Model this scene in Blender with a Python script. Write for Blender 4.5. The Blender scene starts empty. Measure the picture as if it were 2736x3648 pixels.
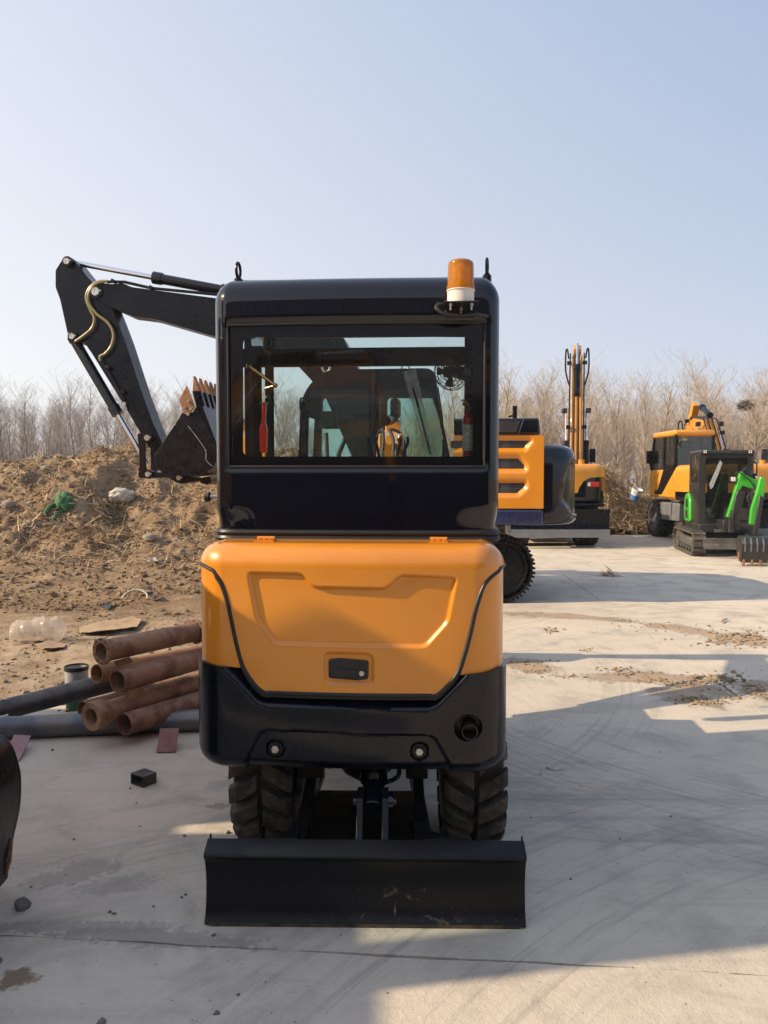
import bpy, bmesh, math, random
import numpy as np
from mathutils import Vector, Matrix
R = math.radians
SC = bpy.context.scene
COL = SC.collection
# ------------------------------------------------------------ camera, sky, sun, exposure
CAMZ, FPX, CX, CY, HOR = 1.6, 2803.5, 1368.0, 1824.0, 1698.6      # in pixels of the 2736 x 3648 photograph
PITCH = math.atan((CY - HOR) / FPX)
cam = bpy.data.cameras.new('camera'); camo = bpy.data.objects.new('camera', cam); COL.objects.link(camo)
camo.location = (0, 0, CAMZ); camo.rotation_euler = (R(90) - PITCH, 0, 0)
cam.sensor_fit = 'VERTICAL'; cam.sensor_height = 36; cam.lens = 36 * FPX / 3648
cam.clip_start = 0.05; cam.clip_end = 2000
SC.camera = camo
SUN_EL, SUN_AZ = R(31), R(10)          # elevation; angle behind the left-hand side of the camera
TOSUN = Vector((-math.cos(SUN_EL) * math.cos(SUN_AZ), -math.cos(SUN_EL) * math.sin(SUN_AZ), math.sin(SUN_EL)))
world = bpy.data.worlds.new('World'); SC.world = world; world.use_nodes = True
wn = world.node_tree; wn.nodes.clear()
wout = wn.nodes.new('ShaderNodeOutputWorld'); wbg = wn.nodes.new('ShaderNodeBackground')
sky = wn.nodes.new('ShaderNodeTexSky'); sky.sky_type = 'NISHITA'; sky.sun_disc = False
sky.sun_elevation = SUN_EL
sky.sun_rotation = math.atan2(TOSUN.x, TOSUN.y)
sky.air_density = 1.0; sky.dust_density = 1.5; sky.ozone_density = 1.5
# winter haze over that sky: pale at the horizon, brighter towards the sun (forward scattering), the same all round
WS = 0.105
tc = wn.nodes.new('ShaderNodeTexCoord'); sx = wn.nodes.new('ShaderNodeSeparateXYZ'); wn.links.new(tc.outputs['Generated'], sx.inputs[0])
dt = wn.nodes.new('ShaderNodeVectorMath'); dt.operation = 'DOT_PRODUCT'; dt.inputs[1].default_value = TOSUN; wn.links.new(tc.outputs['Generated'], dt.inputs[0])
def wmix(fac, a, b, blend='MIX'):
    x = wn.nodes.new('ShaderNodeMix'); x.data_type = 'RGBA'; x.blend_type = blend; x.clamp_factor = False
    for k, v in ((0, fac), (6, a), (7, b)):
        if isinstance(v, (int, float)): x.inputs[k].default_value = v
        elif isinstance(v, tuple): x.inputs[k].default_value = (*v, 1)
        else: wn.links.new(v, x.inputs[k])
    return x.outputs[2]
def wmap(src, a, b):
    x = wn.nodes.new('ShaderNodeMapRange'); x.inputs[1].default_value = a; x.inputs[2].default_value = b; wn.links.new(src, x.inputs[0]); return x.outputs[0]
zf, cf = wmap(sx.outputs['Z'], .10, .75), wmap(dt.outputs['Value'], -.6, .8)
K = 0.755 / WS
lo = wmix(cf, (.50 * K, .535 * K, .645 * K), (1.05 * K, 1.02 * K, .96 * K))
hi = wmix(cf, (.02 * K, .19 * K, .47 * K), (.66 * K, .70 * K, .84 * K))
haze_c = wmix(zf, lo, hi)
wn.links.new(wmix(.82, sky.outputs[0], haze_c), wbg.inputs[0]); wn.links.new(wbg.outputs[0], wout.inputs[0])
wbg.inputs[1].default_value = WS
sl = bpy.data.lights.new('sun', 'SUN'); sl.energy = 4.1; sl.angle = R(0.53); sl.color = (1.0, 0.79, 0.54)
slo = bpy.data.objects.new('sun', sl); COL.objects.link(slo); slo.location = (-20, -4, 20)
slo.rotation_euler = TOSUN.to_track_quat('Z', 'Y').to_euler()
SC.view_settings.view_transform = 'Standard'; SC.view_settings.look = 'None'
SC.view_settings.exposure = 0.68; SC.view_settings.gamma = 1.0; SC.view_settings.use_curve_mapping = False
SC.render.engine = 'CYCLES'; SC.cycles.max_bounces = 7; SC.cycles.transparent_max_bounces = 24
SC.cycles.diffuse_bounces = 3; SC.cycles.glossy_bounces = 4; SC.cycles.caustics_reflective = False
SC.cycles.caustics_refractive = False; SC.cycles.sample_clamp_indirect = 6.0
try: SC.cycles.use_denoising = True
except Exception: pass

# ------------------------------------------------------------ pixels -> directions -> points
def crop(x0, y0, s): return lambda u, v: (x0 + u * s, y0 + v * s)
D = crop(0, 0, 2736 / 1659)
c1 = crop(700, 880, .69319); c2 = crop(650, 1850, .75347); c3 = crop(650, 2600, .81374); c4 = crop(150, 880, .42194)
c5 = crop(1700, 1180, .62447); c6 = crop(0, 1500, .48222); c7 = crop(0, 2150, .45208); c8 = crop(820, 1150, .56058)
d1 = crop(1750, 1400, .36179); d2 = crop(2250, 1400, .29383); d3 = crop(1750, 2000, .59433); d5 = crop(0, 2550, .60277)
d9 = crop(1950, 1200, .22607)
def ray(p):
    cx, cy = (p[0] - CX) / FPX, (CY - p[1]) / FPX
    return Vector((cx, math.cos(PITCH) + cy * math.sin(PITCH), -math.sin(PITCH) + cy * math.cos(PITCH)))
def G(p, z=0.0):                       # the point of the ground seen at a pixel
    d = ray(p); t = (z - CAMZ) / d.z
    return Vector((d.x * t, d.y * t, z))
def AT(p, y):                          # the point at a known distance ahead
    d = ray(p); t = y / d.y
    return Vector((d.x * t, y, CAMZ + d.z * t))
class Frame:                           # a machine's own axes: x right, y along it, z up
    def __init__(s, x, y, yaw, z=0.0):
        s.o = Vector((x, y, z)); s.yaw = yaw; s.m = Matrix.Rotation(-yaw, 3, 'Z')
    def _r(s, p): return s.m @ (Vector((0, 0, CAMZ)) - s.o), s.m @ ray(p)
    def Y(s, p, ly):
        o, d = s._r(p); t = (ly - o.y) / d.y; q = o + d * t
        return (q.x, q.z)
    def X(s, p, lx):
        o, d = s._r(p); t = (lx - o.x) / d.x; q = o + d * t
        return (q.y, q.z)

# ------------------------------------------------------------ mesh helpers
def tag(o, label=None, cat=None, group=None, kind=None):
    if label: o['label'] = label
    if cat: o['category'] = cat
    if group: o['group'] = group
    if kind: o['kind'] = kind
    return o
def thing(name, label, cat, loc=(0, 0, 0), yaw=0, group=None):
    o = bpy.data.objects.new(name, None); COL.objects.link(o); o.empty_display_size = .2
    o.location = loc; o.rotation_euler = (0, 0, yaw)
    return tag(o, label, cat, group)
def spline(pts, n=8, closed=False):
    P = [Vector(p) for p in pts]; out = []; m = len(P)
    rng = range(m if closed else m - 1)
    for i in rng:
        if closed: a, b, c, d = P[(i - 1) % m], P[i], P[(i + 1) % m], P[(i + 2) % m]
        else: a, b, c, d = P[max(i - 1, 0)], P[i], P[i + 1], P[min(i + 2, m - 1)]
        for k in range(n):
            t = k / n
            out.append(.5 * ((2 * b) + (c - a) * t + (2 * a - 5 * b + 4 * c - d) * t * t + (3 * b - a - 3 * c + d) * t ** 3))
    if not closed: out.append(P[-1])
    return out
def round_poly(pts, r, n=4):
    out = []; m = len(pts)
    for i in range(m):
        p = Vector(pts[i]); a = (Vector(pts[i - 1]) - p); b = (Vector(pts[(i + 1) % m]) - p)
        rr = r[i] if isinstance(r, (list, tuple)) else r
        k = min(rr, a.length * .45, b.length * .45)
        if k < 1e-5: out.append(tuple(p)); continue
        a = p + a.normalized() * k; b = p + b.normalized() * k
        for j in range(n + 1):
            t = j / n; out.append(tuple(a * (1 - t) ** 2 + p * 2 * t * (1 - t) + b * t * t))
    return out
AX = {'x': lambda a, b, c: (c, a, b), 'y': lambda a, b, c: (a, c, b), 'z': lambda a, b, c: (a, b, c)}
class MB:
    def __init__(s, xf=None): s.bm = bmesh.new(); s.xf = xf
    def box(s, c, size, rot=(0, 0, 0)):
        from mathutils import Euler
        m = Matrix.Translation(c) @ Euler(rot).to_matrix().to_4x4() @ Matrix.Diagonal((*size, 1))
        bmesh.ops.create_cube(s.bm, size=1, matrix=m); return s
    def bx(s, x0, x1, y0, y1, z0, z1): return s.box(((x0 + x1) / 2, (y0 + y1) / 2, (z0 + z1) / 2), (x1 - x0, y1 - y0, z1 - z0))
    def _frame(s, d):
        d = d.normalized(); u = d.orthogonal().normalized()
        if abs(d.z) < .9: u = Vector((0, 0, 1)).cross(d).normalized()
        return u, d.cross(u)
    def cyl(s, p0, p1, r0, r1=None, n=16, caps=True):
        p0, p1 = Vector(p0), Vector(p1); r1 = r0 if r1 is None else r1; u, v = s._frame(p1 - p0); rings = []
        for p, r in ((p0, r0), (p1, r1)):
            rings.append([s.bm.verts.new(p + (u * math.cos(2 * math.pi * k / n) + v * math.sin(2 * math.pi * k / n)) * r) for k in range(n)])
        for k in range(n): s.bm.faces.new((rings[0][k], rings[0][(k + 1) % n], rings[1][(k + 1) % n], rings[1][k]))
        if caps: s.bm.faces.new(rings[0][::-1]); s.bm.faces.new(rings[1])
        return s
    def tube(s, pts, r, n=8, caps=True, closed=False):
        P = [Vector(p) for p in pts]; m = len(P); rings = []; u = None
        for i in range(m):
            if closed: d = P[(i + 1) % m] - P[i - 1]
            else: d = P[min(i + 1, m - 1)] - P[max(i - 1, 0)]
            d = d.normalized() if d.length > 1e-9 else Vector((0, 0, 1))
            if u is None: u, v = s._frame(d)
            else:
                u = (u - d * u.dot(d)); u = u.normalized() if u.length > 1e-6 else d.orthogonal().normalized(); v = d.cross(u)
            rr = r[i] if isinstance(r, (list, tuple)) else r
            rings.append([s.bm.verts.new(P[i] + (u * math.cos(2 * math.pi * k / n) + v * math.sin(2 * math.pi * k / n)) * rr) for k in range(n)])
        for i in range(m if closed else m - 1):
            a, b = rings[i], rings[(i + 1) % m]
            for k in range(n): s.bm.faces.new((a[k], a[(k + 1) % n], b[(k + 1) % n], b[k]))
        if caps and not closed: s.bm.faces.new(rings[0][::-1]); s.bm.faces.new(rings[-1])
        return s
    def prism(s, pts, a, b, axis='y', taper=1.0, cen=None):
        f = AX[axis]; q = pts
        if taper != 1.0:
            cx, cy = cen or (sum(p[0] for p in pts) / len(pts), sum(p[1] for p in pts) / len(pts))
            q = [(cx + (p[0] - cx) * taper, cy + (p[1] - cy) * taper) for p in pts]
        A = [s.bm.verts.new(f(p[0], p[1], a)) for p in pts]; B = [s.bm.verts.new(f(p[0], p[1], b)) for p in q]; n = len(pts)
        s.bm.faces.new(A); s.bm.faces.new(B[::-1])
        for i in range(n): s.bm.faces.new((A[i], B[i], B[(i + 1) % n], A[(i + 1) % n]))
        return s
    def ringprism(s, outer, inner, a, b, axis='y'):          # a frame: same point count inside and out
        f = AX[axis]; n = len(outer)
        L = [[s.bm.verts.new(f(p[0], p[1], z)) for p in pp] for pp in (outer, inner) for z in (a, b)]
        for i in range(n):
            j = (i + 1) % n
            s.bm.faces.new((L[0][i], L[0][j], L[1][j], L[1][i])); s.bm.faces.new((L[2][j], L[2][i], L[3][i], L[3][j]))
            s.bm.faces.new((L[0][j], L[0][i], L[2][i], L[2][j])); s.bm.faces.new((L[1][i], L[1][j], L[3][j], L[3][i]))
        return s
    def lathe(s, prof, org, axis='z', n=32):                 # prof: (radius, height)
        f = AX[axis]; org = Vector(org); rings = []
        for r, h in prof:
            if r < 1e-6: rings.append([s.bm.verts.new(org + Vector(f(0, 0, h)))])
            else: rings.append([s.bm.verts.new(org + Vector(f(r * math.cos(2 * math.pi * k / n), r * math.sin(2 * math.pi * k / n), h))) for k in range(n)])
        for a, b in zip(rings, rings[1:]):
            for k in range(n):
                j = (k + 1) % n
                if len(a) == 1 and len(b) == 1: continue
                if len(a) == 1: s.bm.faces.new((a[0], b[j], b[k]))
                elif len(b) == 1: s.bm.faces.new((a[k], a[j], b[0]))
                else: s.bm.faces.new((a[k], a[j], b[j], b[k]))
        return s
    def sphere(s, c, r, sub=2, scale=(1, 1, 1)):
        bmesh.ops.create_icosphere(s.bm, subdivisions=sub, radius=r, matrix=Matrix.Translation(c) @ Matrix.Diagonal((*scale, 1))); return s
    def hexbolt(s, c, axis, r=.012, h=.01):
        f = AX[axis]; c = Vector(c); d = Vector(f(0, 0, 1)); s.cyl(c - d * h, c + d * h, r, n=6); return s
    def obj(s, name, m, parent=None, bevel=0, seg=2, ang=32, xf=None):
        bmesh.ops.recalc_face_normals(s.bm, faces=s.bm.faces)
        x = xf or s.xf
        if x is not None: s.bm.transform(x)
        me = bpy.data.meshes.new(name); s.bm.to_mesh(me); s.bm.free()
        return link(name, me, m, parent, bevel, seg, ang)
def link(name, me, m, parent=None, bevel=0, seg=2, ang=32):
    if m is not None: me.materials.append(m)
    me.polygons.foreach_set('use_smooth', [True] * len(me.polygons)); me.set_sharp_from_angle(angle=R(ang))
    o = bpy.data.objects.new(name, me); COL.objects.link(o)
    if parent is not None: o.parent = parent
    if bevel:
        b = o.modifiers.new('bevel', 'BEVEL'); b.width = bevel; b.segments = seg; b.limit_method = 'ANGLE'; b.angle_limit = R(30); b.use_clamp_overlap = True
    return o
def dup(o, parent=None, **kw):
    c = o.copy(); COL.objects.link(c); c.parent = parent
    for ch in o.children: dup(ch, c)
    for k, v in kw.items(): setattr(c, k, v)
    return c

# ------------------------------------------------------------ noise for shapes
def _hash(ix, iy, seed):
    n = (ix.astype(np.int64) * 374761393 + iy.astype(np.int64) * 668265263 + seed * 974634777) & 0x7fffffff
    n = ((n ^ (n >> 13)) * 1274126177) & 0x7fffffff
    return ((n ^ (n >> 16)) & 0xffff) / 65535.0
def vnoise(x, y, seed=0):
    x0, y0 = np.floor(x), np.floor(y); fx, fy = x - x0, y - y0
    fx = fx * fx * (3 - 2 * fx); fy = fy * fy * (3 - 2 * fy)
    a, b = _hash(x0, y0, seed), _hash(x0 + 1, y0, seed); c, d = _hash(x0, y0 + 1, seed), _hash(x0 + 1, y0 + 1, seed)
    return (a * (1 - fx) + b * fx) * (1 - fy) + (c * (1 - fx) + d * fx) * fy
def fbm(x, y, oct=4, seed=0, gain=.5):
    v = np.zeros_like(x, dtype=float); a = 1.0; t = 0
    for i in range(oct): v += a * vnoise(x * 2 ** i + 17.3 * i, y * 2 ** i - 9.1 * i, seed + i); t += a; a *= gain
    return v / t
def sstep(a, b, x): t = np.clip((x - a) / (b - a), 0, 1); return t * t * (3 - 2 * t)
def sd_poly(px, py, poly):              # signed distance, negative inside, and the nearest boundary point
    P = np.asarray(poly, float); best = np.full(px.shape, 1e9); nx = np.zeros_like(px); ny = np.zeros_like(px); ins = np.zeros(px.shape, bool)
    for i in range(len(P)):
        a, b = P[i - 1], P[i]; e = b - a; L = max(e @ e, 1e-12)
        t = np.clip(((px - a[0]) * e[0] + (py - a[1]) * e[1]) / L, 0, 1); qx, qy = a[0] + t * e[0], a[1] + t * e[1]
        d = np.hypot(px - qx, py - qy); m = d < best; best = np.where(m, d, best); nx = np.where(m, qx, nx); ny = np.where(m, qy, ny)
        if abs(e[1]) > 1e-12:
            c = ((a[1] > py) != (b[1] > py)) & (px < (b[0] - a[0]) * (py - a[1]) / (b[1] - a[1]) + a[0]); ins ^= c
    return np.where(ins, -best, best), nx, ny
def lines(a, b, h, *extra):
    v = np.linspace(a, b, max(2, int(round((b - a) / h)) + 1))
    for e in extra: v[np.argmin(np.abs(v - e))] = e
    return np.unique(np.round(v, 6))
def patch(name, m, parent, ss, ts, surf, poly=None, holes=(), disp=None, thick=.02, xf=None, bevel=0):
    S, T = np.meshgrid(ss, ts, indexing='ij'); ns, nt = S.shape
    cs, ct = (S[:-1, :-1] + S[1:, 1:]) / 2, (T[:-1, :-1] + T[1:, 1:]) / 2
    keep = np.ones(cs.shape, bool)
    if poly is not None: keep &= sd_poly(cs, ct, poly)[0] < 0
    for (s0, s1, t0, t1) in holes: keep &= ~((cs > s0) & (cs < s1) & (ct > t0) & (ct < t1))
    for h in [h for h in (disp.holes if hasattr(disp, 'holes') else [])]: keep &= sd_poly(cs, ct, h)[0] > 0
    idx = np.arange(ns * nt).reshape(ns, nt)
    F = np.stack([idx[:-1, :-1], idx[1:, :-1], idx[1:, 1:], idx[:-1, 1:]], -1)[keep]
    s, t = S.ravel().copy(), T.ravel().copy()
    E = {}
    for f in F:
        for k in range(4):
            a, b = int(f[k]), int(f[(k + 1) % 4]); key = (min(a, b), max(a, b))
            if key in E: E[key] = None
            else: E[key] = (a, b)
    bd = [e for e in E.values() if e]; bv = np.unique([v for e in bd for v in e])
    polys = ([poly] if poly is not None else []) + list(disp.holes if hasattr(disp, 'holes') else [])
    hh = max(ss[1] - ss[0], ts[1] - ts[0]) * 1.5
    for pl in polys:
        d, nx, ny = sd_poly(s[bv], t[bv], pl); mm = np.abs(d) < hh
        s[bv[mm]] = nx[mm]; t[bv[mm]] = ny[mm]
    d = disp(s, t) if disp else np.zeros_like(s)
    V = [tuple(surf(a, b, c)) for a, b, c in zip(s, t, d)]
    used = np.zeros(len(V), bool); used[F.ravel()] = True
    remap = -np.ones(len(V), int); remap[used] = np.arange(used.sum()); VV = [v for v, u in zip(V, used) if u]
    faces = [tuple(int(remap[i]) for i in f) for f in F]
    if thick:
        inner = {}
        for v in bv: inner[int(v)] = len(VV); VV.append(tuple(surf(s[v], t[v], d[v] - thick)))
        faces += [(int(remap[b]), int(remap[a]), inner[a], inner[b]) for a, b in bd]
    me = bpy.data.meshes.new(name); me.from_pydata(VV, [], faces); me.validate()
    bm = bmesh.new(); bm.from_mesh(me)
    if xf is not None: bm.transform(xf)
    bm.to_mesh(me); bm.free()
    return link(name, me, m, parent, bevel, 2, 40)

# ------------------------------------------------------------ materials
MATS = {}
def nt_new(name):
    m = bpy.data.materials.new(name); m.use_nodes = True; n = m.node_tree; n.nodes.clear()
    o = n.nodes.new('ShaderNodeOutputMaterial'); b = n.nodes.new('ShaderNodeBsdfPrincipled'); n.links.new(b.outputs[0], o.inputs[0])
    MATS[name] = m
    return m, n, b, o
def nd(n, t, **kw):
    x = n.nodes.new('ShaderNode' + t)
    for k, v in kw.items():
        if k.startswith('i_'): x.inputs[k[2:].replace('_', ' ')].default_value = v
        else: setattr(x, k, v)
    return x
def noise(n, vec, scale, detail=5, rough=.6, dist=0):
    x = nd(n, 'TexNoise'); x.inputs['Scale'].default_value = scale; x.inputs['Detail'].default_value = detail
    x.inputs['Roughness'].default_value = rough; x.inputs['Distortion'].default_value = dist
    if vec is not None: n.links.new(vec, x.inputs['Vector'])
    return x.outputs[0]
def ramp(n, src, lo, hi, a=0.0, b=1.0):
    x = nd(n, 'MapRange'); x.interpolation_type = 'SMOOTHSTEP'
    for k, v in zip((1, 2, 3, 4), (lo, hi, a, b)): x.inputs[k].default_value = v
    n.links.new(src, x.inputs[0]); return x.outputs[0]
def mixc(n, fac, a, b):
    x = nd(n, 'Mix', data_type='RGBA')
    for sck, v in ((x.inputs[0], fac), (x.inputs[6], a), (x.inputs[7], b)):
        if isinstance(v, (int, float)): sck.default_value = v
        elif isinstance(v, (tuple, list)): sck.default_value = (*v[:3], 1)
        else: n.links.new(v, sck)
    return x.outputs[2]
def mth(n, op, a, b=None):
    x = nd(n, 'Math', operation=op)
    for i, v in enumerate((a, b)):
        if v is None: continue
        if isinstance(v, (int, float)): x.inputs[i].default_value = v
        else: n.links.new(v, x.inputs[i])
    return x.outputs[0]
def bumpn(n, b, h, dist, strength=1.0):
    x = nd(n, 'Bump'); x.inputs['Strength'].default_value = strength; x.inputs['Distance'].default_value = dist
    n.links.new(h, x.inputs['Height']); n.links.new(x.outputs[0], b.inputs['Normal']); return x
def mk(name, col, rough=.5, metal=0, coat=0, col2=None, sc=4, lo=.4, hi=.65, bump=0, bsc=60, dust=0, dcol=(.32, .26, .19), spec=.5, rvar=.12, crough=.06):
    m, n, b, o = nt_new(name); v = nd(n, 'TexCoord').outputs['Object']
    c = col
    if col2: c = mixc(n, ramp(n, noise(n, v, sc), lo, hi), col, col2)
    if dust:
        g = nd(n, 'NewGeometry'); s3 = nd(n, 'SeparateXYZ'); n.links.new(g.outputs['Normal'], s3.inputs[0])
        up = ramp(n, s3.outputs['Z'], -.2, .9, .25, 1.0)
        f = mth(n, 'MULTIPLY', mth(n, 'MULTIPLY', up, ramp(n, noise(n, v, 14, 8, .7), .38, .72)), dust)
        c = mixc(n, f, c, dcol)
    if isinstance(c, tuple): b.inputs['Base Color'].default_value = (*c, 1)
    else: n.links.new(c, b.inputs['Base Color'])
    n.links.new(ramp(n, noise(n, v, 9, 6, .7), .3, .75, max(rough - rvar, .02), min(rough + rvar, 1)), b.inputs['Roughness'])
    b.inputs['Metallic'].default_value = metal; b.inputs['Coat Weight'].default_value = coat; b.inputs['Coat Roughness'].default_value = crough
    b.inputs['Specular IOR Level'].default_value = spec
    if bump: bumpn(n, b, noise(n, v, bsc, 4), bump)
    return m
ORANGE = mk('orange_paint', (.68, .248, .010), .40, 0, .8, (.63, .222, .008), 2.2, bump=.0006, bsc=9, dust=.06)
YELLOW = mk('amber_paint', (.70, .30, .022), .45, 0, .5, (.64, .265, .016), 2.0, dust=.10)
BLACKP = mk('black_gloss_paint', (.0022, .0030, .0085), .3, 0, 1.0, (.003, .0038, .009), 2, dust=.006, rvar=.08, spec=.05, crough=.03)
BLACKM = mk('black_satin_paint', (.0025, .003, .0055), .30, 0, 0, (.004, .0042, .0062), 3, dust=.018, bump=.0003, bsc=30, spec=.28)
BLACKD = mk('black_dusty_paint', (.003, .0032, .005), .36, 0, 0, (.0045, .0045, .005), 5, dust=.03, bump=.0004, bsc=40, spec=.25)
NAVY = mk('dark_navy_paint', (.0026, .0036, .0095), .24, 0, .0, (.004, .0048, .008), 2, dust=.004, spec=.2)
BLACKC = mk('black_semi_gloss', (.0022, .003, .0085), .35, 0, .65, (.003, .0038, .009), 3, dust=.006, bump=.0002, bsc=20, spec=.05, crough=.09)
GREYP = mk('grey_paint', (.12, .13, .15), .5, 0, .1, (.16, .165, .175), 3, dust=.25)
RUBBER = mk('rubber', (.016, .016, .016), .72, 0, 0, (.028, .026, .023), 6, dust=.5, bump=.001, bsc=60)
TREAD = mk('worn_tread', (.062, .047, .034), .8, 0, 0, (.014, .013, .013), 16, .44, .62, bump=.002, bsc=90, dust=.25)
SEAL = mk('rubber_seal', (.008, .008, .009), .5, 0, 0)
STEEL = mk('bare_steel', (.55, .54, .52), .34, 1, 0, (.4, .37, .32), 30)
CHROME = mk('chrome', (.72, .74, .78), .12, 1)
WEAR = mk('rusty_wear_steel', (.33, .155, .06), .7, .2, 0, (.22, .10, .045), 25, bump=.001, dust=.2)
PLASTIC = mk('black_plastic', (.014, .014, .015), .5)
WHITEP = mk('white_plastic', (.72, .69, .62), .4)
RED = mk('red_plastic', (.55, .02, .015), .35, 0, .3)
GREEN = mk('green_paint', (.045, .42, .025), .42, 0, .4, (.04, .36, .02), 3, dust=.08)
HOSE = mk('olive_hose', (.24, .19, .075), .45, 0, .2, (.3, .25, .12), 20)
def glassmat(name, tint, refl=1.0, dirt=.04):
    m, n, b, o = nt_new(name); n.nodes.remove(b)
    tr = nd(n, 'BsdfTransparent'); tr.inputs[0].default_value = (*tint, 1); gl = nd(n, 'BsdfGlossy'); gl.inputs['Roughness'].default_value = .015
    gl.inputs[0].default_value = (refl, refl, refl, 1)
    fr = nd(n, 'Fresnel'); fr.inputs[0].default_value = 1.5
    ms = nd(n, 'MixShader'); n.links.new(mth(n, 'MULTIPLY', fr.outputs[0], 1.15), ms.inputs[0]); n.links.new(tr.outputs[0], ms.inputs[1]); n.links.new(gl.outputs[0], ms.inputs[2])
    df = nd(n, 'BsdfDiffuse'); df.inputs[0].default_value = (.45, .42, .37, 1)
    v = nd(n, 'TexCoord').outputs['Object']
    spk = ramp(n, noise(n, v, 130, 3, .8), .68, .78, 0, .5)
    sm = ramp(n, noise(n, v, 3, 6, .7), .45, .8, dirt * .3, dirt)
    m2 = nd(n, 'MixShader'); n.links.new(mth(n, 'MAXIMUM', mth(n, 'MULTIPLY', spk, dirt * 4), sm), m2.inputs[0])
    n.links.new(ms.outputs[0], m2.inputs[1]); n.links.new(df.outputs[0], m2.inputs[2]); n.links.new(m2.outputs[0], o.inputs[0])
    return m
GLASS = glassmat('tinted_glass', (.80, .90, .88)); GLASSC = glassmat('clear_glass', (.93, .97, .96), 1, .025)
GLASSM = glassmat('grey_glass', (.50, .54, .56)); GLASSD = glassmat('dark_glass', (.30, .36, .36))
BORDER = mk('glass_print', (.004, .004, .005), .06, 0, .5, rvar=.02, spec=.8)
# ============================================================ the setting
def fastmesh(name, V, F, m, kind=None, label=None, cat=None, parent=None, smooth=False):
    V = np.asarray(V, np.float32); F = np.asarray(F, np.int32); k = F.shape[1]
    me = bpy.data.meshes.new(name); me.vertices.add(len(V)); me.vertices.foreach_set('co', V.ravel())
    me.loops.add(F.size); me.loops.foreach_set('vertex_index', F.ravel())
    me.polygons.add(len(F)); me.polygons.foreach_set('loop_start', np.arange(0, F.size, k, dtype=np.int32))
    me.polygons.foreach_set('use_smooth', np.full(len(F), smooth)); me.update(calc_edges=True); me.validate()
    me.materials.append(m); o = bpy.data.objects.new(name, me); COL.objects.link(o)
    if parent is not None: o.parent = parent
    return tag(o, label, cat, None, kind)
# ---- soil
SLX, SLY, SLB = -1.35, 5.45, 21.6      # the slab's left edge, the corner, its far edge
def slab_out(x, y):                    # distance outside the concrete (negative on it)
    w = (fbm(x * .9, y * .9, 3, 5) - .5) * .5
    dl = np.minimum(np.maximum(SLX - x, -9), np.maximum(y - SLY, -9)); dl = np.where((x < SLX) & (y > SLY), np.minimum(SLX - x, y - SLY), -np.maximum(np.maximum(x - SLX, SLY - y), 0) * 0 - np.where((x >= SLX) & (y > SLY), x - SLX, SLY - y))
    return np.maximum(dl, y - SLB) + w
MX = [-60, -30, -16, -12, -10.2, -9.1, -8.2, -7.4, -6.7, -6.0, -5.3, -4.6, -3, -1, .5, 2, 3.5, 5, 8, 60]
MZ = [.3, 1.2, 1.9, 1.95, 1.97, 2.12, 2.15, 2.4, 2.5, 2.38, 2.1, 1.95, 2.2, 2.45, 2.1, 1.0, .5, .25, .25, .1]
def H(x, y):
    out = slab_out(x, y)
    z = -.075 + .085 * sstep(-.25, .35, out)
    dirt = sstep(.1, 1.0, out)
    rut = np.sin((y + .25 * x - .3 * vnoise(x * .3, y * .3, 8)) * 4.2) * .022 * sstep(5.8, 6.6, y) * (1 - sstep(9.5, 11, y))
    rough = (.05 + .12 * sstep(9.0, 12, y) * (1 - .5 * sstep(21, 26, y))) * np.where(x > 3, .4, 1)
    n = fbm(x * 1.4, y * 1.4, 5, 3, .55) - .45
    rid = 1 - np.abs(2 * fbm(x * .8 + 4, y * .8, 4, 21, .55) - 1)
    z = z + dirt * (n * rough * 1.6 + rut + .045 * (fbm(x * 7, y * 7, 3, 9) - .5))
    hm = np.interp(x, MX, MZ)
    yf = y + (fbm(x * .35, y * .35, 3, 31) - .5) * 3.0
    foot = sstep(15.6, 21.3, yf) ** 1.05 * (1 - sstep(21.6, 27, y))
    z = z + dirt * foot * (hm - .2) * (1 + 0 * x) + dirt * sstep(13.5, 16.5, y) * (1 - sstep(23, 27, y)) * (hm / 2.4) * ((rid - .6) * .5 + (fbm(x * 2.4, y * 2.4, 4, 44, .6) - .5) * .5)
    return z + dirt * .35 * sstep(9.5, 15, y) * (1 - sstep(15, 19, y)) * np.interp(x, [-30, -9, -3, 0, 3], [.9, .9, .6, .4, 0]) * sstep(.3, .6, fbm(x * .6, y * .6, 3, 77))
gx = np.unique(np.concatenate([np.linspace(-400, -30, 16), np.linspace(-30, -13, 40), np.linspace(-13, -1.2, 215), np.linspace(-1.2, 9, 60), np.linspace(9, 30, 30), np.linspace(30, 400, 16)]))
gy = np.unique(np.concatenate([np.linspace(-120, 4, 24), np.linspace(4, 5, 6), np.linspace(5, 12, 120), np.linspace(12, 23, 170), np.linspace(23, 40, 40), np.linspace(40, 600, 20)]))
GX, GY = np.meshgrid(gx, gy, indexing='ij'); GZ = H(GX, GY)
gi = np.arange(GX.size).reshape(GX.shape)
m, n, b, o = nt_new('soil'); v = nd(n, 'TexCoord').outputs['Object']
big = noise(n, v, .55, 6, .65, .4); med = noise(n, v, 3.2, 8, .7); fine = noise(n, v, 22, 8, .75)
c = mixc(n, ramp(n, big, .38, .62), (.245, .16, .092), (.34, .24, .15))
c = mixc(n, ramp(n, med, .46, .7), c, (.41, .305, .20)); c = mixc(n, ramp(n, fine, .54, .76, 0, .6), c, (.19, .115, .06))
s3 = nd(n, 'SeparateXYZ'); n.links.new(v, s3.inputs[0])
flat = mth(n, 'MULTIPLY', ramp(n, s3.outputs['Y'], 9.8, 7.4), ramp(n, med, .3, .6))      # trodden, dried-out strip beside the slab
c = mixc(n, mth(n, 'MULTIPLY', flat, .75), c, (.60, .48, .345))
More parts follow.
